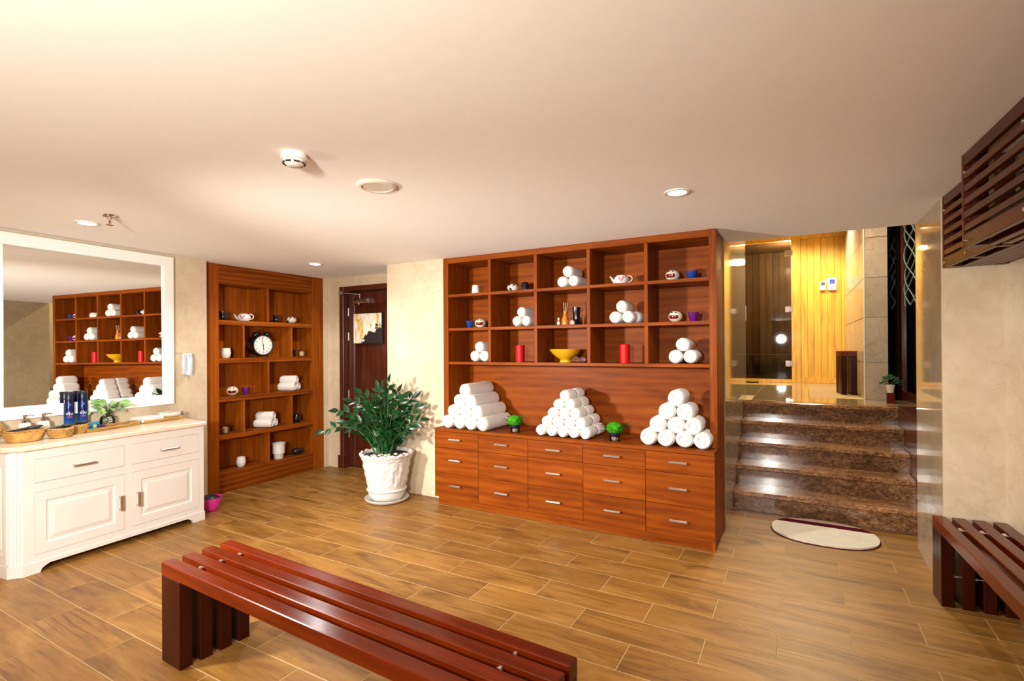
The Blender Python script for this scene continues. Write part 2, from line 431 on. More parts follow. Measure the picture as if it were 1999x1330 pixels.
# sauna front wall
SYW = 9.75
sw = MB(); sw.box(.03, .70, SYW + .012, SYW + .06, LZ + .09, 3.27)
sauna = struct('wall_sauna', sw, W_SAUNA)
n = 7; a, b_ = .032, .692
for i in range(n):
    x0 = a + (b_ - a) * i / n; x1 = a + (b_ - a) * (i + 1) / n
    t = MB(); t.box(x0 + .001, x1 - .001, SYW - .004 + (i % 2) * .002, SYW + .012, LZ + .09, 3.27, b=.004); t.build('plank', W_PINE, sauna)
for nm, args in [('frame_post', (-.106, .03, SYW - .02, SYW + .06, LZ, 3.35)), ('frame_post', (.692, .752, SYW - .02, SYW + .06, LZ, 3.35)), ('frame_post', (-.99, -.87, SYW - .02, SYW + .06, LZ, 3.35)),
                 ('frame_rail', (-.87, -.106, SYW - .02, SYW + .06, 3.27, 3.35)), ('frame_rail', (.03, .692, SYW - .02, SYW + .06, 3.27, 3.35)),
                 ('frame_rail', (-.87, -.106, SYW - .02, SYW + .06, LZ, LZ + .05)), ('frame_rail', (.03, .692, SYW - .02, SYW + .06, LZ, LZ + .09))]:
    t = MB(); t.box(*args, b=.004); t.build(nm, W_PINE, sauna)
x = -2.7
while x < -1.0:
    t = MB(); t.box(x, x + .118, SYW - .004, SYW + .03, LZ, 3.35, b=.004); t.build('plank', W_PINE, sauna); x += .12
t = MB(); t.box(-2.7, 2.2, SYW - .02, SYW + .06, 3.35, HL); struct('trim_2', t, CEIL)
# smoked glass sauna door
d2 = MB(); d2.box(-.862, -.112, SYW + .01, SYW + .018, LZ + .06, 3.262)
door2 = struct('door_2', d2, TINT)
for z in (1.21, 2.12, 3.06):
    t = MB(); t.box(-.20, -.125, SYW - .012, SYW + .03, z - .05, z + .05, b=.006); t.box(-.125, -.085, SYW - .03, SYW + .0, z - .045, z + .045, b=.005)
    t.build('hinge', CHROME, door2)
t = MB(); t.tube([(-.80, SYW + .0, 1.95), (-.80, SYW - .05, 1.95), (-.80, SYW - .05, 2.2), (-.80, SYW + .0, 2.2)], .012); t.build('handle', CHROME, door2, 40)
# sauna interior
si = MB(); si.box(-1.2, 1.0, 11.6, 11.7, LZ, 3.4); si.box(-1.3, -1.2, 9.82, 11.7, LZ, 3.4); si.box(.9, 1.0, 9.82, 11.7, LZ, 3.4)
inn = struct('wall_sauna_inside', si, W_SAUNA)
for i in range(17):
    t = MB(); t.box(-1.19 + i * .122, -1.19 + i * .122 + .118, 11.575, 11.6, LZ, 3.38, b=.004); t.build('plank', W_SAUNA, inn)
t = MB(); t.box(-1.3, 1.0, 9.81, 11.7, LZ - .12, LZ); struct('floor_sauna', t, W_SAUNA)
t = MB(); t.box(-1.3, 1.0, 9.81, 11.7, 3.38, 3.48); struct('ceiling_sauna', t, W_SAUNA)
sb = thing('sauna_bench', 'slatted bench in the dark sauna behind the smoked glass door', 'bench', (-.9, 10.95, LZ))
for j in range(5):
    t = MB(); t.box(0, 1.5, j * .11, j * .11 + .09, .42, .45, b=.005); t.build('slat', W_SAUNA, sb)
for x in (.05, 1.4):
    t = MB(); t.box(x, x + .05, .02, .5, 0, .42); t.build('leg', W_SAUNA, sb)
lamp('sauna_lamp', 'POINT', (-.2, 10.6, 3.1), 110, (1, .75, .42), .06)
# tiled pier right of the sauna
tw = MB(); tw.box(.652, .86, 7.012, 9.74, LZ, HL); tiler = struct('wall_tiled', tw, plain('pale_grout', (.62, .56, .46), .8))
zs = [LZ, 1.31, 1.82, 2.268, 2.72, 3.2, HL]
for z0, z1 in zip(zs, zs[1:]):
    t = MB(); t.box(.644, .862, 7.0, 7.02, z0 + .004, z1 - .004, b=.001); t.build('tile', S_TILE, tiler)
    for j in range(5):
        y0 = 7.02 + j * .544
        t = MB(); t.box(.642, .654, y0 + .003, y0 + .541, z0 + .004, z1 - .004, b=.001); t.build('tile', S_TILEL, tiler)
t = MB(); t.box(.638, .650, 6.992, 7.004, LZ, HL); t.build('edge_strip', plain('pale_edge_trim', (.78, .70, .56), .3), tiler)
# far left and right of the landing
t = MB(); t.box(-2.8, -2.7, 4.6, 9.8, 0, HL); struct('wall_landing_left', t, S_CREAM)
t = MB(); t.box(1.45, 1.6, 4.0, 12, 0, HL); struct('wall_landing_right', t, S_CREAM)
t = MB(); t.box(-3.0, 2.2, 11.9, 12, 0, HL); struct('wall_landing_back', t, S_CREAM)
# dark wood ledge and panel right of the steps
st = MB(); st.box(.86, 1.45, YE + .01, 7.9, 0, LZ, b=0); struct('trim_3', st, W_DOOR)
# two glazed dark wood door leaves on the ledge
gd = thing('glazed_door', 'pair of dark wood doors with patterned glass right of the steps', 'door', (1.10, 6.66, LZ), 97)
def leaf(x0, x1):
    zt = 2.62
    t = MB(); t.box(x0, x0 + .10, -.03, .03, 0, zt, b=.004); t.build('stile', W_DOOR, gd)
    t = MB(); t.box(x1 - .10, x1, -.03, .03, 0, zt, b=.004); t.build('stile', W_DOOR, gd)
    t = MB(); t.box(x0 + .10, x1 - .10, -.03, .03, 0, .10); t.build('rail', W_DOOR, gd)
    t = MB(); t.box(x0 + .10, x1 - .10, -.03, .03, zt - .06, zt); t.build('rail', W_DOOR, gd)
    g = MB(); g.box(x0 + .10, x1 - .10, -.005, .005, .10, zt - .06); p = g.build('pane', ETCH, gd)
    t = MB(); xm = (x0 + x1) / 2; hw = (x1 - x0) / 2 - .12
    for s_, ph in ((1, 0), (-1, 0), (1, 1.1), (-1, 1.9)):
        pts = [(xm + s_ * hw * math.sin(i * .32 + ph) * (.9 if ph else 1), .008, 1.05 + i * .038) for i in range(38)]
        t.tube(pts, .0045, 5)
    t.build('etched_curves', plain('etched_curve', (.26, .34, .32), .4), p, 40)
leaf(-.75, -.04); leaf(-.03, .62); leaf(.63, 1.25)
# dark interior behind the glazed doors
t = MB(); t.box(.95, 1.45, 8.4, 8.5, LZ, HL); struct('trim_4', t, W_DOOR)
# little plant in a white pot on a red block
t = thing('red_block', 'small red wooden block at the end of the top step', 'block', (.845, 6.72, LZ))
q = MB(); q.box(-.035, .035, -.035, .035, 0, .11, b=.004); q.build('body', W_BENCH, t)
t = thing('potted_shrub', 'tiny dark green shrub in a white pot on the red block', 'plant', (.845, 6.72, LZ + .11))
q = MB(); q.lathe([(0, 0), (.028, 0), (.042, .085), (.037, .085), (.035, .07), (0, .07)], 16); q.build('pot', WHITEC, t, 40)
q = MB()
for i in range(130):
    a = random.random() * 2 * PI; e = random.random() * PI * .62; r = .10 * (.6 + .4 * random.random())
    p = Vector((math.sin(e) * math.cos(a) * r, math.sin(e) * math.sin(a) * r, .10 + .75 * r * math.cos(e) + .02))
    q.sphere(p, .011, 5, 3, (1.2, .6, .5), None)
q.build('foliage', FERN, t)

# ------------------------------------------------------------------ brown door with closer
dr = MB(); dr.box(-5.02, -4.0, 4.705, 4.75, .005, 2.22)
door = struct('door_1', dr, W_DOOR)
def dpart(nm, *a, b=.004, mat=W_DOOR):
    t = MB(); t.box(*a, b=b); return t.build(nm, mat, door)
dpart('jamb', -5.087, -5.02, 4.60, 4.76, 0, 2.285); dpart('jamb', -4.0, -3.92, 4.60, 4.76, 0, 2.285)
dpart('head', -5.02, -4.0, 4.60, 4.76, 2.225, 2.285)
dpart('jamb_foot', -5.10, -5.0, 4.575, 4.70, 0, .16)
dpart('stile', -5.015, -4.93, 4.69, 4.706, .02, 2.21); dpart('stile', -4.16, -4.01, 4.69, 4.706, .02, 2.21)
dpart('rail', -4.93, -4.16, 4.69, 4.706, 2.06, 2.21); dpart('rail', -4.93, -4.16, 4.69, 4.706, .02, .24)
for a in [(-4.93, -4.905, 4.682, 4.70, .24, 2.06), (-4.185, -4.16, 4.682, 4.70, .24, 2.06), (-4.905, -4.185, 4.682, 4.70, 2.035, 2.06), (-4.905, -4.185, 4.682, 4.70, .24, .265)]:
    dpart('moulding', *a, b=.006)
for z in (1.97, 1.66, .93, .42):
    t = MB(); t.cyl((-5.018, 4.688, z - .05), .008, .10, 10); t.box(-5.022, -4.99, 4.692, 4.699, z - .05, z + .05); t.build('hinge', STEEL, door, 40)
dc = MB(); dc.box(-4.90, -4.66, 4.63, 4.688, 2.075, 2.125, b=.012)
dc = dc.build('door_closer', STEEL, door)
q = MB(); q.cyl((-4.68, 4.655, 2.10), .03, .04, 16, 'x'); q.cyl((-4.80, 4.655, 2.055), .014, .03, 12); q.build('closer_valve', CHROME, dc, 40)
q = MB(); q.tube([(-4.78, 4.65, 2.13), (-4.78, 4.65, 2.155), (-4.74, 4.61, 2.17), (-4.73, 4.61, 2.17)], .010); q.tube([(-4.735, 4.60, 2.175), (-5.02, 4.585, 2.205)], .009); q.box(-5.05, -5.015, 4.56, 4.61, 2.185, 2.225, b=.005); q.build('closer_arm', CHROME, dc, 40)
# abstract canvas hung on the door
def canvas_mat():
    mt, n, b = nt('abstract_canvas_paint'); mp = coords(n, (6, 1, 2.2), False); mq = coords(n, (3.5, 1, 3.0), False)
    a = noise(n, mp, 1.5, 6, .6, 1.6); c = noise(n, mq, 1.1, 5, .65, 1.2)
    k = ramp(n, a, [(.30, (.03, .02, .02)), (.36, (.80, .82, .78)), (.50, (.85, .82, .70)), (.60, (.75, .42, .05)), (.70, (.55, .20, .02)), (.76, (.85, .80, .7))])
    tc = n.nodes.new('ShaderNodeTexCoord'); sp = n.nodes.new('ShaderNodeSeparateXYZ'); n.links.new(tc.outputs['Object'], sp.inputs[0])
    ad = n.nodes.new('ShaderNodeMath'); ad.operation = 'MULTIPLY_ADD'; n.links.new(sp.outputs[0], ad.inputs[0]); ad.inputs[1].default_value = 1.1; n.links.new(c, ad.inputs[2])
    a2 = n.nodes.new('ShaderNodeMath'); a2.operation = 'MULTIPLY_ADD'; n.links.new(sp.outputs[2], a2.inputs[0]); a2.inputs[1].default_value = -1.2; n.links.new(ad.outputs[0], a2.inputs[2])
    k = mix(n, k, (.02, .012, .015), ramp(n, a2.outputs[0], [(.60, (0, 0, 0)), (.66, (1, 1, 1))]))
    n.links.new(k, b.inputs['Base Color']); b.inputs['Roughness'].default_value = .5; return mt
cv = thing('canvas_painting', 'square abstract painting in white, orange and black hung on the brown door', 'painting', (-4.665, 4.675, 1.755))
q = MB(); q.box(-.235, .235, -.018, .014, -.185, .185, b=.003); q.build('canvas', canvas_mat(), cv)
q = MB()
for a in [(-.242, .242, -.012, .014, -.192, -.186), (-.242, .242, -.012, .014, .186, .192), (-.242, -.236, -.012, .014, -.186, .186), (.236, .242, -.012, .014, -.186, .186)]: q.box(*a)
q.build('edge_frame', DARKP, cv)
# ------------------------------------------------------------------ big drawer chest and display shelving on the back wall
X0, X1 = -3.097, -.541
YD, YU, YB = 3.977, 4.133, 4.515
ZC = .733
XI = [-3.041, -2.564, -2.074, -1.568, -1.076, -.595]
chest = thing('drawer_chest', 'long low cherry wood chest with fifteen drawers under the display shelving', 'chest', (X0, YD, 0))
W_ = X1 - X0; D_ = 4.53 - YD
def cp(nm, *a, mat=W_UNIT, b=0, par=chest):
    t = MB(); t.box(*a, b=b); return t.build(nm, mat, par)
cp('body', .004, W_ - .02, .022, D_, .066, ZC - .032)
cp('side_panel', W_ - .02, W_, .002, D_, .0, ZC - .032, mat=W_UNITV)
cp('side_panel', 0, .006, .002, D_, .066, ZC - .032, mat=W_UNITV)
cp('plinth', .03, W_ - .02, .022, .06, 0, .066)
t = MB(); t.box(0, W_, -.004, D_, ZC - .03, ZC, b=.003); t.build('worktop', W_UNIT, chest)
cols = [-3.097, -2.594, -2.078, -1.565, -1.047, -.541]
rows = [(.549, .700), (.307, .546), (.069, .304)]
for j, (z0, z1) in enumerate(rows):
    for i in range(5):
        a, b = cols[i] - X0 + (.007 if i == 0 else .0015), cols[i + 1] - X0 - .0015
        d = cp('drawer', a, b, .0, .021, z0, z1, b=.0015)
        cx = (a + b) / 2 - .005; cz = (z0 + z1) / 2 + .008
        t = MB(); t.box(cx - .068, cx + .068, -.030, -.020, cz - .009, cz + .009, b=.003)
        t.cyl((cx - .05, -.022, cz), .005, .023, 8, 'y'); t.cyl((cx + .05, -.022, cz), .005, .023, 8, 'y')
        t.build('handle', STEEL, d)
shelf = thing('display_shelving', 'tall cherry wood wall shelving with fifteen compartments above the drawer chest', 'shelving', (X0, YU, ZC))
def sp_(nm, *a, mat=W_UNIT, b=.0015):
    x0, x1, y0, y1, z0, z1 = a
    t = MB(); t.box(x0 - X0, x1 - X0, y0 - YU, y1 - YU, z0 - ZC, z1 - ZC, b=b); return t.build(nm, mat, shelf)
sp_('back_panel', XI[0] - .01, XI[5] + .01, YB, 4.53, ZC, 2.36, b=0)
sp_('stile', X0, XI[0], YU, 4.53, ZC, H - .001, mat=W_UNITV); sp_('stile', XI[5], X1, YU, 4.53, ZC, H - .001, mat=W_UNITV)
sp_('header', XI[0], XI[5], YU + .001, 4.53, 2.344, H - .002)
SH = [2.036, 1.702, 1.370]
for z in SH: sp_('shelf', XI[0], XI[5], YU + .004, YB, z - .027, z)
zz = [2.344, SH[0] - .027, SH[0], SH[1] - .027, SH[1], SH[2] - .027, SH[2]]
for i in range(1, 5):
    for top, bot in ((2.344, SH[0]), (SH[0] - .027, SH[1]), (SH[1] - .027, SH[2])):
        sp_('divider', XI[i] - .015, XI[i] + .015, YU + .006, YB, bot, top, mat=W_UNITV)

# ------------------------------------------------------------------ niche bookcase in the left wall (local x along the wall, -y into the room)
ON = (-5.28, 3.0, 0)
nb = thing('niche_bookcase', 'cherry wood bookcase with five shelves set flush into the left wall', 'bookcase', ON, 90)
def np_(nm, *a, mat=W_NICX, b=.0015):
    t = MB(); t.box(*a, b=b); return t.build(nm, mat, nb)
ND = .235
np_('stile', -.04, .167, 0, .26, 0, H - .001, mat=W_NICH); np_('stile', 1.352, 1.512, 0, .26, 0, H - .001, mat=W_NICH)
np_('header', .167, 1.352, .001, .26, 2.195, H - .002)
np_('plinth', .167, 1.352, .001, .26, 0, .213)
for i in range(6):
    np_('back_board', .167 + i * .1975, .167 + (i + 1) * .1975 - .001, ND, .26, .213, 2.195, mat=W_NICH)
NZ = [1.815, 1.412, 1.003, .606, .213]
for z in NZ[:4]: np_('shelf', .167, 1.352, .002, ND, z - .053, z)
for r, z in enumerate(NZ):
    top = 2.195 if r == 0 else NZ[r - 1] - .053
    for x in ([.745] if r % 2 == 0 else [.446, 1.051]):
        np_('divider', x - .011, x + .011, .006, ND, z, top, mat=W_NICH)

# ------------------------------------------------------------------ white vanity cabinet (local x along the wall)
VF = -.56
van = thing('vanity_cabinet', 'white painted vanity cabinet with two drawers and two panelled doors', 'cabinet', OW, TH)
t = MB(); t.prism([(1.15, -.005), (-.155, -.005), (-.155, VF + .055), (-.152, VF + .050), (-.102, VF + .02), (1.15, VF + .02)], .07, .832); t.build('body', WHITE, van)
fxs = [-.10, -.040, .514, .569, 1.108, 1.15]; fzs = [.075, .122, .547, .607, .768, .832]
t = MB()
for i in range(5):
    for j in range(5):
        if i in (1, 3) and j in (1, 3): continue
        t.box(fxs[i], fxs[i + 1], VF, VF + .021, fzs[j], fzs[j + 1])
bmesh.ops.remove_doubles(t.bm, verts=t.bm.verts[:], dist=.0001)
t.build('face_frame', WHITE, van)
# fluted corner post on the chamfer
t = MB(); p0, p1 = Vector((-.155, VF + .055)), Vector((-.100, VF)); dd = (p1 - p0); nn = Vector((-dd.y, dd.x)).normalized() * -1
poly = [(p0.x, p0.y)]
for k in range(4):
    for f, dep in ((.10 + .22 * k, 0), (.13 + .22 * k, .006), (.25 + .22 * k, .006), (.28 + .22 * k, 0)):
        q = p0 + dd * f - nn * dep; poly.append((q.x, q.y))
poly += [(p1.x, p1.y), (-.100, VF + .03), (-.14, VF + .058)]
t.prism(poly, .075, .832); t.build('fluted_post', WHITE, van)
def bar_handle(par, c, L, vert=False):
    t = MB(); cx, cz = c; h = L / 2
    if vert:
        t.box(cx - .012, cx + .012, VF - .034, VF - .022, cz - h, cz + h, b=.004); ends = [(cx, cz - h + .012), (cx, cz + h - .012)]
    else:
        t.box(cx - h, cx + h, VF - .034, VF - .022, cz - .008, cz + .008, b=.004); ends = [(cx - h + .012, cz), (cx + h - .012, cz)]
    for ex, ez in ends: t.box(ex - .009, ex + .009, VF - .026, VF + .003, ez - .009, ez + .009, b=.002)
    t.build('handle', STEEL, par)
for (x0, x1) in ((fxs[1], fxs[2]), (fxs[3], fxs[4])):
    t = MB(); t.box(x0 + .002, x1 - .002, VF + .001, VF + .020, fzs[3] + .002, fzs[4] - .002, b=.002); d = t.build('drawer', WHITE, van)
    bar_handle(d, ((x0 + x1) / 2 + .005, .682), .14)
    z0, z1 = fzs[1] + .002, fzs[2] - .002
    t = MB()
    mx, mz = .066, .066
    t.box(x0 + .002, x1 - .002, VF + .012, VF + .020, z0, z1)
    for a in [(x0 + .002, x1 - .002, z0, z0 + mz), (x0 + .002, x1 - .002, z1 - mz, z1), (x0 + .002, x0 + mx, z0 + mz, z1 - mz), (x1 - mx, x1 - .002, z0 + mz, z1 - mz)]:
        t.box(a[0], a[1], VF + .001, VF + .012, a[2], a[3], b=.001)
    d = t.build('door', WHITE, van)
    # raised field with sloping margins
    def ring(i, y): return [(x0 + mx + i, y, z0 + mz + i), (x1 - mx - i, y, z0 + mz + i), (x1 - mx - i, y, z1 - mz - i), (x0 + mx + i, y, z1 - mz - i)]
    V = ring(.0, VF + .003) + ring(.008, VF + .011) + ring(.018, VF + .011) + ring(.045, VF + .002)
    F = [(a * 4 + i, a * 4 + (i + 1) % 4, (a + 1) * 4 + (i + 1) % 4, (a + 1) * 4 + i) for a in range(3) for i in range(4)] + [(12, 13, 14, 15)]
    t = MB(); t.poly(V, F); t.build('raised_panel', WHITE, d)
    bar_handle(d, ((x1 - .034) if x0 < .3 else (x0 + .036), .332), .118, True)
# side panel with raised field
t = MB()
for a in [(VF + .06, VF + .10, .09, .82), (-.07, -.02, .09, .82), (VF + .10, -.07, .76, .82), (VF + .10, -.07, .09, .15)]: t.box(-.165, -.155, a[0], a[1], a[2], a[3], b=.001)
t.box(-.163, -.155, VF + .13, -.10, .18, .73, b=.006); t.build('side_panel', WHITE, van)
# plinth with bracket feet
arch = [(-.105, 0), (-.012, 0), (-.004, .022), (.012, .034), (.04, .048), (1.0, .048), (1.026, .034), (1.042, .022), (1.05, 0), (1.155, 0), (1.155, .075), (-.105, .075)]
t = MB(); t.prism(arch, VF - .006, VF + .016, 'xz'); t.build('plinth', WHITE, van)
t = MB(); t.prism([(-.162, VF + .05), (-.105, VF - .006), (-.09, VF + .016), (-.145, VF + .07)], 0, .075); t.build('foot', WHITE, van)
arch = [(VF + .05, 0), (VF + .14, 0), (VF + .15, .022), (VF + .175, .04), (VF + .2, .048), (-.16, .048), (-.12, .03), (-.10, 0), (-.01, 0), (-.01, .075), (VF + .05, .075)]
t = MB(); t.prism(arch, -.165, -.145, 'yz'); t.build('plinth', WHITE, van)
t = MB(); t.box(1.13, 1.15, VF + .02, -.01, 0, .07); t.box(-.12, 1.13, -.05, -.01, 0, .07); t.build('inner_leg', W_DOOR, van)
CT = .868
ct = thing('countertop', 'cream marble countertop with clipped corner on the white vanity cabinet', 'countertop', OW, TH)
t = MB(); t.prism([(1.155, VF - .03), (1.17, VF - .015), (1.25, -.002), (-.19, -.002), (-.19, VF + .045), (-.115, VF - .03)], .834, CT, b=.006); t.build('slab', S_TOP, ct)

# ------------------------------------------------------------------ wall mirror
mi = thing('wall_mirror', 'large mirror in a wide white frame above the vanity', 'mirror', OW, TH)
MX0, MX1, MZ0, MZ1, MW = -.09, 1.222, .997, 2.373, .092
for a in [(MX0, MX1, MZ0, MZ0 + MW), (MX0, MX1, MZ1 - MW, MZ1), (MX0, MX0 + MW, MZ0 + MW, MZ1 - MW), (MX1 - MW, MX1, MZ0 + MW, MZ1 - MW)]:
    t = MB(); t.box(a[0], a[1], -.045, -.003, a[2], a[3], b=.003); t.build('frame_rail', MIRW, mi)
t = MB(); t.box(MX0 + MW - .002, MX1 - MW + .002, -.004, .004, MZ0 + MW - .002, MZ1 - MW + .002)
g = t.build('glass', MIRROR, mi, loc=(0, -.022, 0)); g.rotation_euler = (math.radians(-.358), 0, math.radians(-.5))

# ------------------------------------------------------------------ slatted benches: U-shaped frames held apart by chrome rods
def bench(name, label, loc, th, L, n=4, w=.060, pitch=.094, h=.475, legw=.17, group=None):
    T = thing(name, label, 'bench', loc, th, group)
    for i in range(n):
        y = i * pitch
        t = MB(); t.box(0, L, y, y + w, h - .062, h, b=.003); t.build('slat', W_BENCH, T)
        for x in (.001, L - legw - .001):
            t = MB(); t.box(x, x + legw, y + .0005, y + w - .0005, 0, h - .062, b=.003); t.build('leg', W_BENCH_SHADE, T)
    for i in range(n - 1):
        y0, y1 = i * pitch + w - .004, (i + 1) * pitch + .004
        for x, z in ((legw * .62, .16), (L - legw * .62, .16), (.20, h - .018), (L - .20, h - .018))[:4 if L > 1 else 2]:
            t = MB(); t.cyl((x, y0, z), .007, y1 - y0, 12, 'y'); t.cyl((x, (y0 + y1) / 2 - .008, z), .013, .016, 12, 'y'); t.build('spacer_rod', CHROME, T, 40)
    return T
bench('slatted_bench', 'glossy red mahogany slatted bench standing free in the middle of the floor', (-2.707, 1.335, 0), -2.4, 2.045)
bench('slatted_bench', 'dark mahogany slatted bench along the right wall under the hanging racks', (.697, 3.952, 0), TR, 2.05)
bench('slatted_stool', 'short dark slatted wooden stool standing beside the pine sauna wall', (.46, 7.62, LZ), 6, .17, n=4, w=.06, pitch=.10, h=.545, legw=.06)

# ------------------------------------------------------------------ slatted racks hanging under the ceiling on the right wall (local x towards the camera, y into the wall)
def rack(label, xa, xb, dep, z0, z1, ns, nb_):
    T = thing('hanging_rack', label, 'rack', (OR[0], OR[1], z0), TR)
    hz = z1 - z0
    ys = -dep
    zs_ = [0] + [.075 + (hz - .075 - .055) * i / (ns - 2) for i in range(ns - 2)] + [hz - .055]
    for i, z in enumerate(zs_):
        hh = .062 if i == 0 else (.055 if i == ns - 1 else .030)
        t = MB(); t.box(xa, xb, ys, ys + .022, z, z + hh, b=.002); t.build('slat', W_RACK, T)
    k = int((xb - xa) / .75) + 1
    for i in range(k + 1):
        x = xa + .0 + (xb - xa - .05) * i / k
        t = MB(); t.box(x, x + .05, ys + .023, ys + .075, .0, hz, b=.002); t.build('post', W_RACK, T)
        t = MB(); t.box(x, x + .05, -.055, -.004, .0, hz, b=.002); t.build('post', W_RACK, T)
    t = MB(); t.box(xa - .022, xa - .0005, ys - .002, ys + .075, 0, hz, b=.002); t.build('end_board', W_RACK, T)
    for i in range(nb_):
        y = ys + .08 + (dep - .14) * i / (nb_ - 1) - .0
        t = MB(); t.box(xa, xb, y, y + .034, .002, .030, b=.002); t.build('floor_slat', W_RACK, T)
    for z in (hz * .36, hz * .72):
        t = MB(); t.box(xa + .05, xb - .05, -.03, -.006, z, z + .05, b=.002); t.build('back_rail', W_RACK, T)
    for i in range(k + 1):
        x = xa + .025 + (xb - xa - .05) * i / k
        for z in (.03, hz - .09):
            t = MB(); t.cyl((x, ys - .006, z), .008, .01, 12, 'y'); t.build('bolt', CHROME, T, 40)
    return T
rack('slatted mahogany hanging rack at the far end, touching the beige stone pier', .035, .79, .283, 1.966, H - .004, 7, 5)
rack('deeper slatted mahogany hanging rack nearest the camera on the right wall', .842, 2.7, .408, 1.960, H - .004, 7, 6)

# ------------------------------------------------------------------ fittings on the ceiling
LENS = plain('lamp_lens', (1, 1, 1), .5, emit=(.92, .97, 1), es=22)
for (x, y), lb in zip(DOWN, ('recessed downlight on the right, in front of the display shelving', 'recessed downlight beside the sprinkler above the mirror', 'small recessed downlight before the niche bookcase and door')):
    t = thing('downlight', lb, 'lamp', (x, y, H))
    q = MB(); q.lathe([(.052, .0), (.052, -.006), (.060, -.009), (.072, -.006), (.073, .0)], 28); q.build('trim_ring', PLASTW, t, 40)
    q = MB(); q.lathe([(0, -.0075), (.052, -.0065), (.052, -.001), (0, -.001)], 24); q.build('lens', LENS, t)
LENSW = plain('warm_lamp_lens', (1, 1, 1), .5, emit=(1, .82, .5), es=22)
for (x, y), lb in zip([(-.35, 8.9), (.35, 8.6), (.1, 6.1)], ('recessed warm downlight over the landing, left one', 'recessed warm downlight over the landing, right one', 'recessed warm downlight over the stairs')):
    t = thing('downlight', lb, 'lamp', (x, y, HL))
    q = MB(); q.lathe([(.05, .0), (.05, -.006), (.07, -.006), (.071, .0)], 24); q.build('trim_ring', PLASTW, t, 40)
    q = MB(); q.lathe([(0, -.0045), (.05, -.0045), (.05, -.001), (0, -.001)], 24); q.build('lens', LENSW, t)
sd = thing('smoke_detector', 'round white smoke detector with dark slots on the ceiling', 'detector', (-2.015, 1.562, H))
q = MB(); q.lathe([(.056, 0), (.058, -.026), (.052, -.030), (0, -.030)], 32); q.build('base', PLASTW, sd, 40)
q = MB(); q.lathe([(.048, -.030), (.047, -.040), (.030, -.056), (0, -.058)], 32); q.build('cap', PLASTW, sd, 40)
for k in range(8):
    a = k * PI / 4 + .35
    M_ = Matrix.Rotation(a, 4, 'Z') @ Matrix.Translation((.0455, 0, -.0435)) @ Matrix.Rotation(math.radians(-40), 4, 'Y')
    q = MB(); q.box(-.002, .003, -.012, .012, -.005, .005, M=M_); q.build('slot', DARKP, sd)
cc = thing('ceiling_speaker', 'flat round white cover plate on the ceiling beside the smoke detector', 'cover', (-2.012, 2.089, H))
q = MB(); q.lathe([(.108, 0), (.108, -.006), (.100, -.012), (.084, -.014), (.083, -.009)], 40); q.build('ring', plain('ivory_plastic', (.74, .66, .55), .4), cc, 40)
q = MB(); q.lathe([(0, -.011), (.080, -.011), (.083, -.006), (.083, 0)], 40); q.build('disc', plain('ivory_disc', (.70, .62, .52), .5), cc, 40)
spk = thing('sprinkler_head', 'chrome fire sprinkler head hanging from the ceiling next to a downlight', 'sprinkler', (-3.98, 1.66, H))
q = MB(); q.lathe([(0, -.002), (.045, -.002), (.042, -.010), (.018, -.016), (.016, -.022), (0, -.022)], 24); q.build('escutcheon', CHROME, spk, 40)
q = MB(); q.cyl((0, 0, -.035), .009, .02, 12); q.tube([(.010, 0, -.03), (.016, 0, -.045), (.004, 0, -.062)], .003); q.tube([(-.010, 0, -.03), (-.016, 0, -.045), (-.004, 0, -.062)], .003); q.build('body', CHROME, spk, 40)
q = MB(); q.cyl((0, 0, -.036), .004, .024, 8, M=Matrix.Translation((0, 0, -.022))); q.build('glass_bulb', plain('red_bulb', (.5, .02, .02), .1), spk, 40)
q = MB(); q.cyl((0, 0, -.066), .022, .003, 20); q.build('deflector', CHROME, spk, 40)
# ------------------------------------------------------------------ rolled towels
def roll_mesh(name, r, L, seed, flat=1.0, n=22):
    rnd = random.Random(seed)
    ph = rnd.random() * 6.28; p2 = rnd.random() * 6.28; k1 = rnd.uniform(.01, .03)
    def wob(a, rr, z):
        f = rr / r
        sp = 1 - .055 * ((a + ph) % (2 * PI)) / (2 * PI) * (1 if f > .8 else .3)
        e = 1 + k1 * math.sin(2 * a + p2) + .012 * math.sin(5 * a + ph + z * 30)
        dz = .0025 * math.sin(a * 1 + f * 14)
        return sp * e, dz
    d = .004
    pr = [(0, -d), (.20 * r, 0), (.30 * r, -d), (.42 * r, d), (.55 * r, -d * 1.2), (.66 * r, d), (.78 * r, -d), (.90 * r, .002), (r * .98, .012), (r, .03)]
    m_ = max(2, int(L / .08))
    for i in range(1, m_): pr.append((r * (1 + rnd.uniform(-.012, .012)), .03 + (L - .06) * i / m_))
    pr += [(r, L - .03), (.97 * r, L - .010), (.85 * r, L), (.6 * r, L - .006), (.3 * r, L), (0, L - .004)]
    mb = MB(); mb.lathe(pr, n, Matrix.Rotation(-PI / 2, 4, 'X') @ Matrix.Identity(4), wob)
    bmesh.ops.transform(mb.bm, matrix=Matrix.Diagonal((1, 1, flat, 1)), verts=mb.bm.verts[:])
    me = mb.mesh(name, 70); me.materials.append(TOWEL); return me
def rolls(group, items, r, L, labels, flat=1.0, var=3, yj=.01, base=0):
    ms = [roll_mesh('rolled_towel', r, L, base + i, flat) for i in range(var)]
    for i, ((x, y, z), lb) in enumerate(zip(items, labels)):
        o = link('rolled_towel', ms[i % var], None, (x, y + random.uniform(-yj, yj), z), (0, random.uniform(-.15, .15), random.uniform(-.02, .02)))
        tag(o, lb, 'towel', group)
ORD = {4: ['far left', 'second from left', 'third from left', 'far right'], 3: ['left', 'middle', 'right'], 2: ['left', 'right'], 1: ['single'], 5: ['far left', 'second from left', 'centre', 'fourth from left', 'far right']}
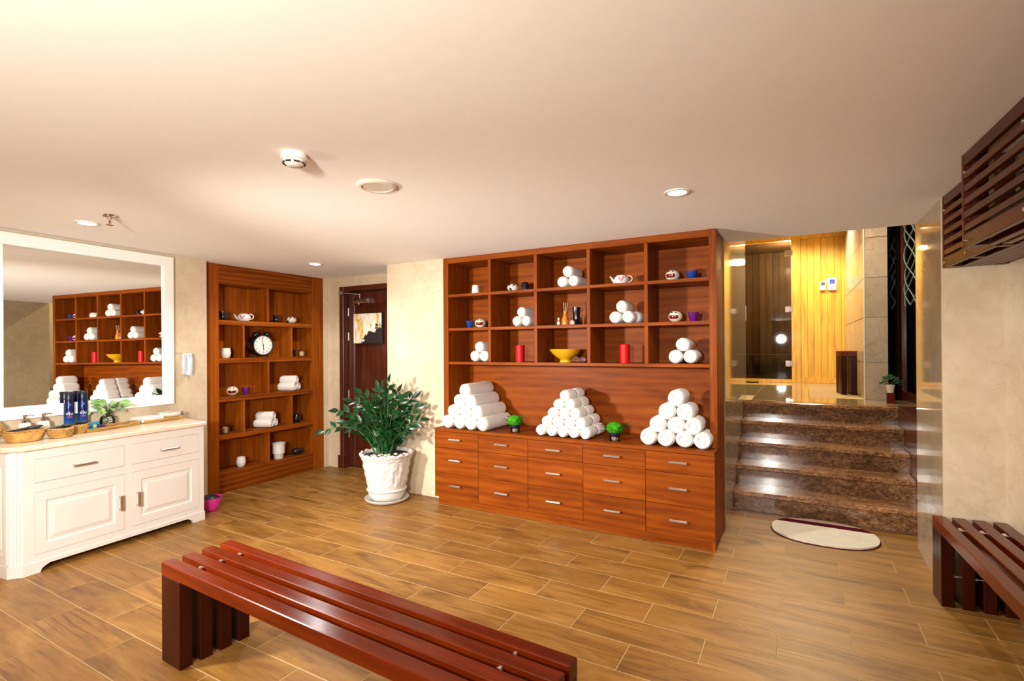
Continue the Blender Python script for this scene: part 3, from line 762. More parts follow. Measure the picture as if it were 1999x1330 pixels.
def pyr_labels(rows, where):
    out = []
    nm = ['bottom', 'second', 'third', 'fourth', 'fifth']
    for k, n in enumerate(rows):
        for i in range(n):
            if n == 1: out.append('white rolled towel on the very top of the %s' % where)
            else: out.append('%s white rolled towel in %s row of the %s' % (ORD[n][i], nm[k], where))
    return out
def pyramid(rows, x0, pitch, z0, dz, y, shift=0):
    return [(x0 + (k * .5 + i) * pitch + shift * k, y + .01 * k, z0 + k * dz) for k, n in enumerate(rows) for i in range(n)]
ZW = ZC + .001
r = .067
it = [(-2.955, 3.99, .8), (-2.823, 3.99, .8), (-2.690, 3.99, .8), (-2.552, 3.99, .8), (-2.893, 4.0, .902), (-2.762, 4.0, .902), (-2.625, 4.0, .902), (-2.832, 4.01, 1.002), (-2.700, 4.01, 1.002), (-2.766, 4.01, 1.102)]
it = [(x, y, z - .8 + ZW + r * .97) for x, y, z in it]
rolls('long white rolls piled on the left of the chest', it, r, .46, pyr_labels([4, 3, 2, 1], 'left pile on the chest'), .97)
r = .052
it = pyramid([5, 4, 3, 2, 1], -1.968, .103, ZW + r * .97, .0755, 4.02)
it = [(x - .006 * 0, y, z) for x, y, z in it]
rolls('small white rolls piled in the middle of the chest', it, r, .17, pyr_labels([5, 4, 3, 2, 1], 'middle pile on the chest'), .97, base=10)
itb = [(x + .004, y + .19, z + .003) for x, y, z in it]
lb = [s_.replace('white rolled', 'rear white rolled').replace(' on the chest', '') for s_ in pyr_labels([5, 4, 3, 2, 1], 'middle pile on the chest')]
rolls('small white rolls in the rear of the middle pile', itb, r * .98, .16, lb, .97, base=14)
r = .069
it = [(-1.035, 4.02, 0), (-.900, 4.02, 0), (-.765, 4.02, 0), (-.632, 4.03, 0), (-.965, 4.03, .103), (-.828, 4.03, .103), (-.694, 4.03, .103), (-.895, 4.04, .206), (-.760, 4.04, .206), (-.826, 4.04, .309)]
it = [(x, y, z + ZW + r * .95) for x, y, z in it]
rolls('thick white rolls piled on the right of the chest', it, r, .22, pyr_labels([4, 3, 2, 1], 'right pile on the chest'), .95, base=20)
def trio(pts, r, L, where, y=4.185, base=30, extra=None):
    nm = ['top', 'lower left', 'lower right', 'rear right']
    lab = ['%s white rolled towel of the stack %s' % (n, where) for n in nm]
    rolls('towel stack ' + where, [(x, y + (.10 if i == 3 else 0), z) for i, (x, z) in enumerate(pts)], r, L, lab, .98, 2, .004, base)
def tri(x, z, r): return [(x, z + r * (.97 + 1.66)), (x - r * 1.02, z + r * .98), (x + r * 1.02, z + r * .98)]
trio(tri(-1.775, SH[0], .053), .053, .24, 'in the top middle compartment')
trio(tri(-2.245, SH[1], .050), .050, .24, 'in the middle row, second compartment', base=33)
trio(tri(-1.293, SH[1], .054) + [(-1.205, SH[1] + .053)], .054, .18, 'in the middle row, fourth compartment', base=36)
trio(tri(-2.712, SH[2], .055), .055, .24, 'in the bottom row, first compartment', base=39)
trio(tri(-.800, SH[2], .057), .057, .19, 'in the bottom row, fifth compartment', base=42)
# towels in the niche lie turned towards the camera
def niche_local(x, y, z):  # niche local -> world
    return (ON[0] - y, ON[1] + x, z)
def niche_trio(x, z, r, L, where, base):
    ms = [roll_mesh('rolled_towel', r, L, base + i) for i in range(3)]
    a = math.radians(118)
    u = Vector((math.cos(a + PI / 2), math.sin(a + PI / 2), 0)); d = Vector((math.cos(a), math.sin(a), 0))
    c = Vector(niche_local(x, .105, z))
    for i, (s, h, nm) in enumerate([(0, 2.62, 'top'), (-1.03, 1, 'front'), (1.03, 1, 'rear')]):
        p = c + d * (s * r) - u * (L / 2); p.z = z + h * r
        o = link('rolled_towel', ms[i], None, p, (0, 0, a)); tag(o, '%s white rolled towel of the stack on the %s bookcase shelf' % (nm, where), 'towel', 'towel stack on the %s bookcase shelf' % where)
# ------------------------------------------------------------------ small pots, cups and candles
def cup(r0, r1, h, mat, name='cup', lip=.004, inv=False):
    q = MB()
    if inv: q.lathe([(0, 0), (r1, 0), (r1 * 1.02, .004), (r0 * 1.03, h - .004), (r0 * .92, h), (0, h)], 24)
    else: q.lathe([(0, 0), (r0 * .95, 0), (r0, .004), (r1, h), (r1 - lip, h), (r1 - lip * 1.3, h * .35), (0, h * .3)], 24)
    return q
def egg_cup(label, p, s_=1.0):
    T = thing('egg_cup', label, 'cup', p)
    q = MB(); q.lathe([(0, 0), (.030 * s_, 0), (.036 * s_, .006), (.046 * s_, .040), (.047 * s_, .052), (.040 * s_, .106), (.036 * s_, .106), (.041 * s_, .055), (.030 * s_, .012), (0, .010)], 28); q.build('body', WHITEC, T, 50)
def put_cup(name, label, cat, p, r0, r1, h, mat, inv=False, fill=None, group=None):
    T = thing(name, label, cat, p, 0, group)
    cup(r0, r1, h, mat, inv=inv).build('body', mat, T, 40)
    if fill:
        q = MB(); q.cyl((0, 0, h * .5), r0 * .96, h * .30, 20); q.build('wax', fill, T, 40)
        q = MB(); q.cyl((0, 0, h * .8), .0015, .012, 6); q.build('wick', DARKP, T)
    return T
Y1 = 4.27
Z1, Z2, Z3 = SH[0] + .0005, SH[1] + .0005, SH[2] + .0005
put_cup('ceramic_cup', 'plain white cup upside down in the top left compartment', 'cup', (-2.802, Y1, Z1), .033, .042, .092, WHITEC, True)
put_cup('ceramic_cup', 'black cup upside down beside the pierced white ball, second top compartment', 'cup', (-2.247, Y1, Z1), .031, .039, .083, BLACKC, True)
def bucket(name, label, p, r0, r1, h, mat):
    T = thing(name, label, 'candle holder', p)
    def wob(a, r, z): return (1 + (.05 * math.cos(12 * a) if z > h * .5 else .02 * math.cos(12 * a))), (.006 * math.cos(12 * a) if z > h * .9 else 0)
    q = MB(); q.lathe([(0, 0), (r0 * .95, 0), (r0, .004), (r1 * .9, h * .7), (r1, h), (r1 - .004, h), (r0, h * .6), (0, h * .55)], 48, wob=wob); q.build('body', mat, T, 40)
    q = MB(); q.cyl((0, 0, h * .55), r0 * .8, h * .32, 20); q.build('wax', WHITEC, T, 40)
bucket('candle_cup', 'blue fluted candle cup left of the shouting face ball, first middle compartment', (-2.862, Y1 - .02, Z2), .026, .036, .070, BLUEC)
bucket('candle_cup', 'blue fluted candle cup in the top right compartment', (-.742, Y1, Z1), .028, .043, .068, BLUEC)
bucket('candle_cup', 'purple fluted candle cup in the middle right compartment', (-.733, Y1, Z2), .026, .040, .074, PURP)
def face_ball(label, p, rz, r=.052):
    T = thing('face_ball', label, 'ornament', p, math.degrees(rz))
    q = MB(); q.lathe([(0, 0)] + [(r * 1.06 * math.sin(t), r * .9 - r * .9 * math.cos(t)) for t in [.35 + i * (PI - .35) / 14 for i in range(14)]] + [(0, r * 1.8)], 28)
    q.build('body', IVORY, T, 60)
    # open mouth: a wide rounded dark red patch sunk into a raised lip, facing local -y
    def P(a, e, k=1.0): return Vector((r * 1.06 * k * math.cos(e) * math.sin(a), -r * 1.06 * k * math.cos(e) * math.cos(a), r * .9 + r * .9 * k * math.sin(e)))
    N = 26
    out = []
    for i in range(N):
        t = 2 * PI * i / N
        a = .80 * math.copysign(abs(math.cos(t)) ** .7, math.cos(t)); e = -.16 + .38 * math.sin(t) + (.14 * (a / .80) ** 2 if math.sin(t) > 0 else -.04 * (a / .80) ** 2)
        out.append((a, e))
    F = [(0, 1 + i, 1 + (i + 1) % N) for i in range(N)] + [(1 + i, 1 + N + i, 1 + N + (i + 1) % N, 1 + (i + 1) % N) for i in range(N)]
    V2 = [P(0, -.18, 1.022)] + [P(a * .55, -.19 + (e + .19) * .55, 1.025) for a, e in out] + [P(a, e, 1.028) for a, e in out]
    q = MB(); q.poly(V2, F); q.build('mouth', MOUTH, T, 60)
    q = MB(); q.tube([P(a, e, 1.02) for a, e in out], .0026, 6, True); q.build('lip', IVORY, T, 60)
    q = MB()
    for a in (-.34, .34): q.sphere(P(a, .66, 1.0), .0065, 10, 6)
    q.build('eyes', DARKP, T, 60)
    return T
face_ball('round ivory ball with a shouting red mouth beside the blue cup, first middle compartment', (-2.748, Y1, Z2), .35)
face_ball('round ivory ball with a shouting red mouth in the top right compartment', (-.893, Y1, Z1), -.15)
face_ball('round ivory ball with a shouting red mouth beside the purple cup, middle right compartment', (-.872, Y1, Z2), -.12)
def pierced_ball(label, p, r=.05):
    T = thing('pierced_ball', label, 'ornament', p)
    q = MB(); q.lathe([(0, 0)] + [(r * 1.1 * math.sin(t), r * .8 - r * .8 * math.cos(t)) for t in [.45 + i * (PI - .75) / 12 for i in range(13)]] + [(r * .2, r * 1.5), (0, r * 1.4)], 26); q.build('body', IVORY, T, 60)
    q = MB()
    for e, n, rad, o in ((.55, 7, .009, 0), (.1, 9, .005, .3), (.95, 5, .006, .2)):
        for k in range(n):
            a = 2 * PI * k / n + o
            c = Vector((r * 1.1 * math.cos(e) * math.cos(a), r * 1.1 * math.cos(e) * math.sin(a), r * .8 + r * .8 * math.sin(e)))
            nrm = Vector((c.x, c.y, (c.z - r * .8) * 1.4)).normalized()
            q.cyl((0, 0, -.004), rad, .0052, 10, M=Matrix.Translation(c) @ nrm.to_track_quat('Z', 'Y').to_matrix().to_4x4())
    q.cyl((0, 0, -.003), .014, .004, 14, M=Matrix.Translation((.0, -r * 1.02, r * .45)) @ Matrix.Rotation(PI / 2 + .3, 4, 'X'))
    q.build('holes', DARKP, T, 40)
pierced_ball('white ball pierced with dark holes in the second top compartment', (-2.378, Y1, Z1))
def pillar_candle(label, p, r=.044, h=.158):
    T = thing('pillar_candle', label, 'candle', p)
    q = MB(); q.lathe([(0, 0), (r, 0), (r, h - .004), (r - .004, h), (r * .5, h - .006), (0, h - .007)], 28); q.build('wax', REDW, T, 40)
    q = MB(); q.cyl((0, 0, h - .008), .0015, .014, 6); q.build('wick', DARKP, T)
pillar_candle('tall red pillar candle in the bottom row, second compartment', (-2.305, Y1, Z3))
pillar_candle('tall red pillar candle in the bottom row, fourth compartment', (-1.293, Y1, Z3))
def teapot(label, p, th, s=1.0):
    T = thing('teapot', label, 'teapot', p, th); T.scale = (s, s, s)
    q = MB(); q.lathe([(0, 0), (.045, 0), (.05, .004), (.066, .030), (.069, .045), (.060, .068), (.044, .078), (.046, .081), (.040, .083), (.020, .088), (0, .089)], 32); q.build('body', WHITEC, T, 50)
    q = MB(); q.tube([(-.055, 0, .022), (-.075, 0, .035), (-.088, 0, .060), (-.104, 0, .076)], .013, 10, rf=lambda f: 1.1 - .65 * f); q.build('spout', WHITEC, T, 50)
    q = MB(); q.tube([(.055 + .042 * math.sin(t), 0, .050 - .030 * math.cos(t)) for t in [i * PI / 10 for i in range(11)]], .0055, 8); q.build('handle', WHITEC, T, 50)
    q = MB()
    def S(x, z):
        rr = .0695 * math.sqrt(max(.1, 1 - ((z - .043) / .075) ** 2)); return (x, -math.sqrt(max(1e-5, rr * rr - x * x)) - .0012, z)
    for sg in (-1, 1):
        V = [S(0, .022), S(sg * .012, .034), S(sg * .024, .056), S(sg * .020, .064), S(sg * .012, .056), S(sg * .003, .040)]
        q.poly(V, [(0, 1, 5), (1, 2, 4, 5), (2, 3, 4)])
    q.build('heart_print', PINKP, T)
teapot('white teapot with a magenta heart in the top row, fourth compartment', (-1.312, Y1 - .02, Z1), 14, .92)
# oil bottle, reed diffuser, black cup and small pale figurine in the centre compartment
T = thing('oil_bottle', 'tiny amber bottle with a white cap in the centre compartment', 'bottle', (-1.896, 4.25, Z2))
q = MB(); q.lathe([(0, 0), (.014, 0), (.015, .003), (.015, .040), (.007, .048), (0, .048)], 16); q.build('body', BOTL, T, 40)
q = MB(); q.cyl((0, 0, .046), .009, .024, 14); q.build('cap', WHITEC, T, 40)
q = MB(); q.lathe([(.0152, .010), (.0152, .032)], 16); q.build('label', WHITEC, T, 40)
T = thing('reed_diffuser', 'orange reed diffuser bottle with pale sticks in the centre compartment', 'diffuser', (-1.832, 4.25, Z2))
q = MB(); q.lathe([(0, 0), (.031, 0), (.033, .006), (.031, .05), (.018, .090), (.014, .108), (.016, .126), (.012, .126), (.010, .10), (0, .10)], 28); q.build('bottle', ORANG, T, 50)
for k in range(6):
    a = k * 1.05; q = MB(); q.tube([(.006 * math.cos(a), .006 * math.sin(a), .08), (.022 * math.cos(a) + .004, .022 * math.sin(a), .205)], .0018, 6); q.build('reed', STICK, T)
put_cup('ceramic_cup', 'tall black cup behind the orange reed diffuser', 'cup', (-1.762, 4.345, Z2), .026, .037, .165, BLACKC)
T = thing('shell_ornament', 'small pale pink shell between diffuser and black cup', 'ornament', (-1.775, 4.285, Z2))
q = MB(); q.sphere((0, 0, .024), .024, 14, 10, (1, .8, 1)); q.build('body', plain('pale_pink_shell', (.75, .55, .48), .4), T, 60)
q = MB(); q.tube([(.018 * math.cos(t), -.021, .024 + .018 * math.sin(t)) for t in [i * .5 for i in range(10)]], .003, 6); q.build('spiral', IVORY, T, 60)
T = thing('bowl', 'wide yellow footed bowl in the bottom middle compartment', 'bowl', (-1.832, Y1 - .02, Z3))
q = MB(); q.lathe([(0, 0), (.052, 0), (.053, .006), (.044, .022), (.060, .034), (.110, .070), (.145, .118), (.141, .119), (.105, .078), (.05, .045), (0, .040)], 40); q.build('body', YELL, T, 50)
T = thing('shell_ornament', 'small pink shell half hidden behind the yellow bowl', 'ornament', (-1.73, 4.42, Z3))
q = MB(); q.sphere((0, 0, .022), .022, 14, 10, (1.6, 1, 1)); q.build('body', plain('dusty_pink_shell', (.55, .30, .28), .4), T, 60)

# ------------------------------------------------------------------ moss balls in glass vases on the chest
def moss_vase(label, p, s=1.0, seed=1):
    rnd = random.Random(seed)
    T = thing('moss_vase', label, 'plant', p); T.scale = (s, s, s)
    q = MB(); q.lathe([(0, 0), (.040, 0), (.042, .004), (.042, .035), (.047, .050), (.051, .075), (.048, .075), (.044, .052), (.039, .036), (.038, .010), (0, .008)], 28); q.build('glass', GLASS, T, 50)
    q = MB(); q.lathe([(0, .040), (.040, .040), (.050, .056), (.053, .085), (.049, .098), (0, .098)], 24); q.build('blue_liner', plain('navy_liner', (.006, .010, .045), .12, 0, .5), T, 50)
    q = MB()
    for k in range(12): q.sphere((rnd.uniform(-.025, .025), rnd.uniform(-.025, .025), .014 + rnd.random() * .018), .009, 7, 5)
    q.build('pebbles', PEB, T, 60)
    q = MB(); rr = .066
    def wob(a, r, z): return 1 + .05 * math.sin(9 * a + z * 90) + .03 * math.sin(17 * a - z * 140), 0
    q.lathe([(0, .085)] + [(rr * math.sin(t), .105 - .052 * math.cos(t)) for t in [.3 + i * (PI - .35) / 14 for i in range(15)]] + [(0, .158)], 40, wob=wob)
    q.build('moss_ball', MOSS, T, 60)
    q = MB()
    for k in range(16):
        a = 2 * PI * k / 16 + rnd.uniform(-.2, .2); up = rnd.uniform(-.02, .045); L = rnd.uniform(.05, .085)
        b0 = Vector((.045 * math.cos(a), .045 * math.sin(a), .098)); b1 = b0 + Vector((L * math.cos(a), L * math.sin(a), up)); sd = Vector((-math.sin(a), math.cos(a), 0)) * .012
        for f in (.25, .5, .75, 1.0):
            c = b0.lerp(b1, f); 
            for s_ in (-1, 1): q.poly([c, c + sd * s_ * 1.6 + (b1 - b0) * .16, c + (b1 - b0) * .22], [(0, 1, 2)])
        q.poly([b0 - sd * .3, b0 + sd * .3, b1], [(0, 1, 2)])
    q.build('fern_leaves', FERN, T)
moss_vase('green moss ball in a small glass vase between left and middle towel piles', (-2.262, 4.085, ZC + .0005), 1.0, 1)
moss_vase('green moss ball in a small glass vase between middle and right towel piles', (-1.327, 4.085, ZC + .0005), 1.0, 2)

# ------------------------------------------------------------------ things in the niche bookcase
def N(x, z, y=.10): return niche_local(x, y, z + .0005)
put_cup('ceramic_cup', 'black cup left of the teapot on the top bookcase shelf', 'cup', N(.275, NZ[0]), .032, .041, .095, BLACKC)
teapot('white teapot with a magenta heart on the top bookcase shelf', N(.505, NZ[0], .09), 42, 1.0)
put_cup('ceramic_cup', 'black cup beside the pierced ball on the top bookcase shelf', 'cup', N(.915, NZ[0]), .031, .040, .088, BLACKC)
pierced_ball('white ball pierced with dark holes on the top bookcase shelf', N(1.115, NZ[0], .09), .052)
egg_cup('rounded white cup left of the alarm clock', N(.300, NZ[1], .09))
put_cup('ceramic_cup', 'small black cup between alarm clock and glass candle', 'cup', N(1.145, NZ[1], .10), .028, .036, .085, BLACKC)
def glass_candle(label, p, r=.042, h=.075):
    T = thing('glass_candle', label, 'candle', p)
    q = MB(); q.lathe([(0, .001), (r * .82, .001), (r, h), (r - .003, h), (r * .8 - .003, .008), (0, .008)], 24); q.build('glass', GLASS, T, 50)
    q = MB(); q.lathe([(0, .009), (r * .78, .009), (r * .90, h * .8), (0, h * .78)], 24); q.build('wax', WAX, T, 50)
    q = MB(); q.cyl((0, 0, h * .78), .0015, .012, 6); q.build('wick', DARKP, T)
glass_candle('cream candle in a glass right of the alarm clock', N(1.262, NZ[1], .09))
glass_candle('cream candle in a glass on the second lowest bookcase shelf', N(.282, NZ[3], .085), .043, .078)
# twin-bell alarm clock
ck = thing('alarm_clock', 'large round black twin bell alarm clock with a white dial', 'clock', N(.725, NZ[1], .115), 82)
def RX(t): return Matrix.Rotation(PI / 2, 4, 'X')
zc_, R_ = .138, .122
q = MB(); q.lathe([(0, -.105), (R_ * .80, -.105), (R_ * .97, -.09), (R_, -.06), (R_, .052), (R_ * .96, .060), (R_ * .88, .060), (R_ * .88, .050), (0, .050)], 40, Matrix.Translation((0, 0, zc_)) @ RX(0)); q.build('case', BLACKC, ck, 40)
q = MB(); q.lathe([(0, .0505), (R_ * .87, .0505), (R_ * .87, .0515), (0, .0515)], 40, Matrix.Translation((0, 0, zc_)) @ RX(0)); dial = q.build('dial', plain('dial_white', (.80, .77, .72), .5), ck, 40)
q = MB()
for k in range(12):
    a = k * PI / 6; q.box(-.0025, .0025, -.0535, -.0515, R_ * .60, R_ * .80, M=Matrix.Translation((0, 0, zc_)) @ Matrix.Rotation(a, 4, 'Y'))
for k in range(60):
    a = k * PI / 30; q.box(-.0008, .0008, -.0530, -.0515, R_ * .81, R_ * .85, M=Matrix.Translation((0, 0, zc_)) @ Matrix.Rotation(a, 4, 'Y'))
q.build('hour_marks', DARKP, dial)
q = MB(); q.box(-.003, .003, -.055, -.0525, -.01, R_ * .50, M=Matrix.Translation((0, 0, zc_)) @ Matrix.Rotation(PI - .10, 4, 'Y')); q.build('hour_hand', DARKP, dial)
q = MB(); q.box(-.002, .002, -.057, -.055, -.01, R_ * .74, M=Matrix.Translation((0, 0, zc_)) @ Matrix.Rotation(-.16, 4, 'Y')); q.cyl((0, -.058, zc_), .007, .006, 12, 'y'); q.build('minute_hand', DARKP, dial)
for s_ in (-1, 1):
    M_ = Matrix.Translation((s_ * .062, 0, zc_ + .118)) @ Matrix.Rotation(s_ * .42, 4, 'Y')
    q = MB(); q.lathe([(.040, 0), (.039, .012), (.028, .028), (.010, .034), (0, .035)], 24, M_); q.lathe([(0, -.012), (.006, -.012), (.006, .002), (0, .002)], 10, M_); q.build('bell', BLACKC, ck, 50)
    q = MB(); q.tube([(s_ * .06, 0, zc_ - .10), (s_ * .078, 0, .004)], .008, 8); q.sphere((s_ * .078, 0, .008), .0085, 10, 6); q.build('foot', BLACKC, ck, 50)
q = MB(); q.tube([(-.05, 0, zc_ + .150), (-.03, 0, zc_ + .172), (.03, 0, zc_ + .172), (.05, 0, zc_ + .150)], .004, 8); q.build('top_handle', BLACKC, ck, 50)
face_ball('round ivory ball with a shouting red mouth on the middle bookcase shelf', N(.368, NZ[2], .09), math.radians(52), .055)
bucket('candle_cup', 'purple fluted candle cup on the middle bookcase shelf', N(.528, NZ[2], .10), .028, .043, .078, PURP)
niche_trio(1.085, NZ[2], .050, .19, 'middle', 60)
niche_trio(.772, NZ[3], .049, .19, 'second lowest', 64)
T = thing('round_vase', 'round black vase on the second lowest bookcase shelf', 'vase', N(1.19, NZ[3], .11))
q = MB(); q.lathe([(0, 0), (.030, 0), (.048, .02), (.054, .048), (.046, .078), (.028, .094), (.026, .102), (.022, .102), (.022, .09), (0, .08)], 28); q.build('body', BLACKC, T, 50)
egg_cup('rounded white cup on the lowest bookcase shelf', N(.462, NZ[4], .09), 1.04)
T = thing('tumbler', 'large white tapered tumbler on the lowest bookcase shelf', 'cup', N(.930, NZ[4], .09))
cup(.050, .073, .182, WHITEC).build('body', WHITEC, T, 40)
q = MB(); q.lathe([(.0725, .176), (.0755, .177), (.0755, .184), (.0695, .184)], 28); q.build('rim', WHITEC, T, 50)
T = thing('ornament', 'low black ornament at the dark right end of the lowest bookcase shelf', 'ornament', N(1.19, NZ[4], .11), 80)
q = MB(); q.sphere((0, 0, .040), .055, 20, 10, (1.1, .9, .72)); q.build('shell', BLACKC, T, 60)
q = MB(); q.sphere((.068, 0, .035), .018, 12, 8); q.build('head', BLACKC, T, 60)
for sx in (-1, 1):
    for sy in (-1, 1): q = MB(); q.sphere((sx * .036, sy * .036, .011), .0125, 8, 6, (1.2, 1, .85)); q.build('foot', BLACKC, T, 60)
# ------------------------------------------------------------------ on the vanity counter (vanity frame: x along the wall, -y into the room)
cth, sth = math.cos(math.radians(TH)), math.sin(math.radians(TH))
def V(x, y, z=CT + .0005): return (OW[0] + cth * x - sth * y, OW[1] + sth * x + cth * y, z)
WICK = wood('wicker_cane', (.26, .12, .028), (.56, .31, .085), (.74, .47, .16), 'x', .6, 0, figure=.1, vary=.15, spec=.2)
def wicker(q, r0, r1, h, rings, n=44, sx=1.0):
    for k in range(rings):
        f = (k + .5) / rings; r = r0 + (r1 - r0) * f; z = .006 + (h - .010) * f
        q.tube([((r + .0035 * math.cos(n / 2 * a + PI * k)) * math.cos(a) * sx, (r + .0035 * math.cos(n / 2 * a + PI * k)) * math.sin(a), z + .0015 * math.sin(n / 2 * a)) for a in [2 * PI * i / n for i in range(n)]], h / rings * .56, 5, True)
def basket(label, p, r0, r1, h, black):
    T = thing('wicker_basket', label, 'basket', p)
    q = MB(); wicker(q, r0, r1, h, 6); q.build('woven_side', WICK, T, 60)
    q = MB(); q.cyl((0, 0, .001), r0, .006, 28); q.build('base', WICK, T, 40)
    q = MB()
    for ph in (0, PI): q.tube([((r1 + .004 * math.cos(16 * a + ph)) * math.cos(a), (r1 + .004 * math.cos(16 * a + ph)) * math.sin(a), h + .003 + .004 * math.sin(16 * a + ph)) for a in [2 * PI * i / 64 for i in range(64)]], .0045, 5, True)
    q.build('braided_rim', WICK, T, 60)
    for i, (dx, dy, a, ln, z) in enumerate(black):
        B = thing('hairbrush', ['dark hairbrush lying %s', 'black comb lying %s'][i % 2] % label.split(' ', 1)[1].replace('small ', '').replace('wicker basket', 'in the basket').replace('largest', 'in the largest'), 'brush', (p[0] + dx, p[1] + dy, p[2] + z), math.degrees(a))
        B.rotation_euler = (0, -.10, a)
        if i % 2 == 0:
            q = MB(); q.sphere((ln * .25, 0, 0), ln * .28, 18, 8, (1, .42, .22)); q.build('head', DARKP, B, 60)
            q = MB(); q.tube([(0, 0, 0), (-ln * .25, 0, -.002), (-ln * .5, 0, -.006)], .008, 8, rf=lambda f: 1 - .4 * math.sin(f * PI)); q.build('handle', DARKP, B, 60)
        else:
            q = MB(); q.box(-ln / 2, ln / 2, .006, .016, -.003, .003, b=.001)
            for k in range(22): q.box(-ln / 2 + ln * k / 22, -ln / 2 + ln * (k + .5) / 22, -.016, .007, -.002, .002)
            q.build('comb', DARKP, B)
ba = math.radians(TH)
def basket3(label, x, y, r0, r1, h, bl):
    basket(label, V(x, y), r0, r1, h, bl)
basket3('largest wicker basket at the left end of the counter', .015, -.30, .088, .108, .070, [(0, 0, 1.35, .19, .088), (-.03, .01, 1.8, .17, .078)])
basket3('middle wicker basket next to the largest one on the counter', .197, -.355, .058, .072, .062, [(0, 0, 1.25, .16, .080), (.02, -.01, 1.7, .12, .070)])
basket3('right wicker basket nearest the blue spray cans', .345, -.25, .060, .073, .062, [(0, 0, 1.1, .16, .080), (.015, 0, 1.6, .12, .070)])
def tray(label, x, y, L, Wd, a):
    T = thing('wicker_tray', label, 'tray', V(x, y), TH + a)
    q = MB()
    for k in range(3):
        z = .006 + k * .008; n = 100
        pts = []
        for i in range(n):
            t = 2 * PI * i / n; c, s = math.cos(t), math.sin(t)
            ex = .28; u = math.copysign(abs(c) ** ex, c) * L / 2; v = math.copysign(abs(s) ** ex, s) * Wd / 2
            k2 = .002 * math.cos(50 * t + PI * k); pts.append((u + k2 * c, v + k2 * s, z))
        q.tube(pts, .0052, 5, True)
    q.build('woven_edge', WICK, T, 60)
    q = MB(); q.box(-L / 2 + .004, L / 2 - .004, -Wd / 2 + .004, Wd / 2 - .004, .001, .007); q.build('base', WICK, T); return T
def VT(x, y, a, u, v, z):
    c, s = math.cos(math.radians(a)), math.sin(math.radians(a)); return V(x + c * u - s * v, y + s * u + c * v, z)
tray('long narrow wicker tray with combs and a blue soap box', .600, -.215, .44, .13, 14)
tz = CT + .0085
T = thing('soap_box', 'turquoise soap box with a yellow round label on the narrow tray', 'box', VT(.600, -.215, 14, -.165, 0, tz), TH + 18)
q = MB(); q.box(-.058, .058, -.022, .022, 0, .060, b=.004); q.build('carton', plain('turquoise_card', (.01, .22, .42), .35), T)
q = MB(); q.cyl((.012, -.0235, .032), .014, .0016, 20, 'y'); q.build('label', plain('yellow_label', (.7, .62, .03), .5), T, 40)
q = MB(); q.box(-.046, -.012, -.0232, -.022, .022, .034); q.box(.034, .050, -.0232, -.022, .014, .044); q.build('print', plain('dark_blue_print', (.01, .05, .25), .5), T)
T = thing('purple_sachet', 'small dark purple sachet beside the turquoise soap box', 'sachet', VT(.600, -.215, 14, -.075, .0, tz), TH + 30)
q = MB(); q.box(-.022, .022, -.016, .016, 0, .026, b=.005); q.build('body', plain('dark_purple_foil', (.05, .01, .10), .3), T)
for i, (u, v, a, lb) in enumerate([(.02, .015, 6, 'black comb at the middle of the narrow tray'), (.06, -.02, -4, 'brown comb lying in front on the narrow tray'), (.12, .012, 10, 'black comb at the right end of the narrow tray')]):
    T = thing('comb', lb, 'comb', VT(.600, -.215, 14, u, v, tz + .004), TH + 14 + a)
    q = MB(); q.box(-.075, .075, .006, .016, -.003, .004, b=.001)
    for k in range(26): q.box(-.075 + .15 * k / 26, -.075 + .15 * (k + .5) / 26, -.014, .007, -.002, .003)
    q.build('comb_body', DARKP if i != 1 else plain('brown_comb', (.12, .035, .015), .35), T)
for x, lb in ((.100, 'left white soap pump bottle behind the largest basket'), (.212, 'right white soap pump bottle behind the baskets')):
    T = thing('soap_dispenser', lb, 'dispenser', V(x, -.085), TH)
    def wob(a, r, z):
        c, s = abs(math.cos(a)), abs(math.sin(a)); return 1 / (c ** 3 + s ** 3) ** (1 / 3), 0
    q = MB(); q.lathe([(0, 0), (.044, 0), (.047, .005), (.033, .098), (.028, .104), (0, .104)], 32, wob=wob); q.build('bottle', plain('pearl_glaze', (.66, .66, .60), .15, 0, .3), T, 40)
    q = MB(); q.cyl((0, 0, .104), .017, .022, 20); q.cyl((0, 0, .126), .009, .024, 14); q.box(-.012, .014, -.012, .012, .148, .162, b=.003); q.tube([(.01, 0, .157), (.045, 0, .157), (.052, 0, .148)], .005, 8); q.build('pump', CHROME, T, 40)
def canmat():
    mt, n, b = nt('spray_can_print'); tc = n.nodes.new('ShaderNodeTexCoord'); sp = n.nodes.new('ShaderNodeSeparateXYZ')
    n.links.new(tc.outputs['Object'], sp.inputs[0]); mr = n.nodes.new('ShaderNodeMapRange'); mr.inputs['From Max'].default_value = .26
    n.links.new(sp.outputs[2], mr.inputs[0])
    n.links.new(ramp(n, mr.outputs[0], [(0, (.01, .22, .62)), (.35, (.006, .07, .34)), (.6, (.004, .012, .10)), (1, (.003, .006, .04))]), b.inputs['Base Color'])
    b.inputs['Roughness'].default_value = .22; b.inputs['Metallic'].default_value = .2; return mt
CANM = canmat(); LETW = plain('white_lettering', (.8, .82, .85), .5); LETR = plain('red_lettering', (.6, .02, .03), .5)
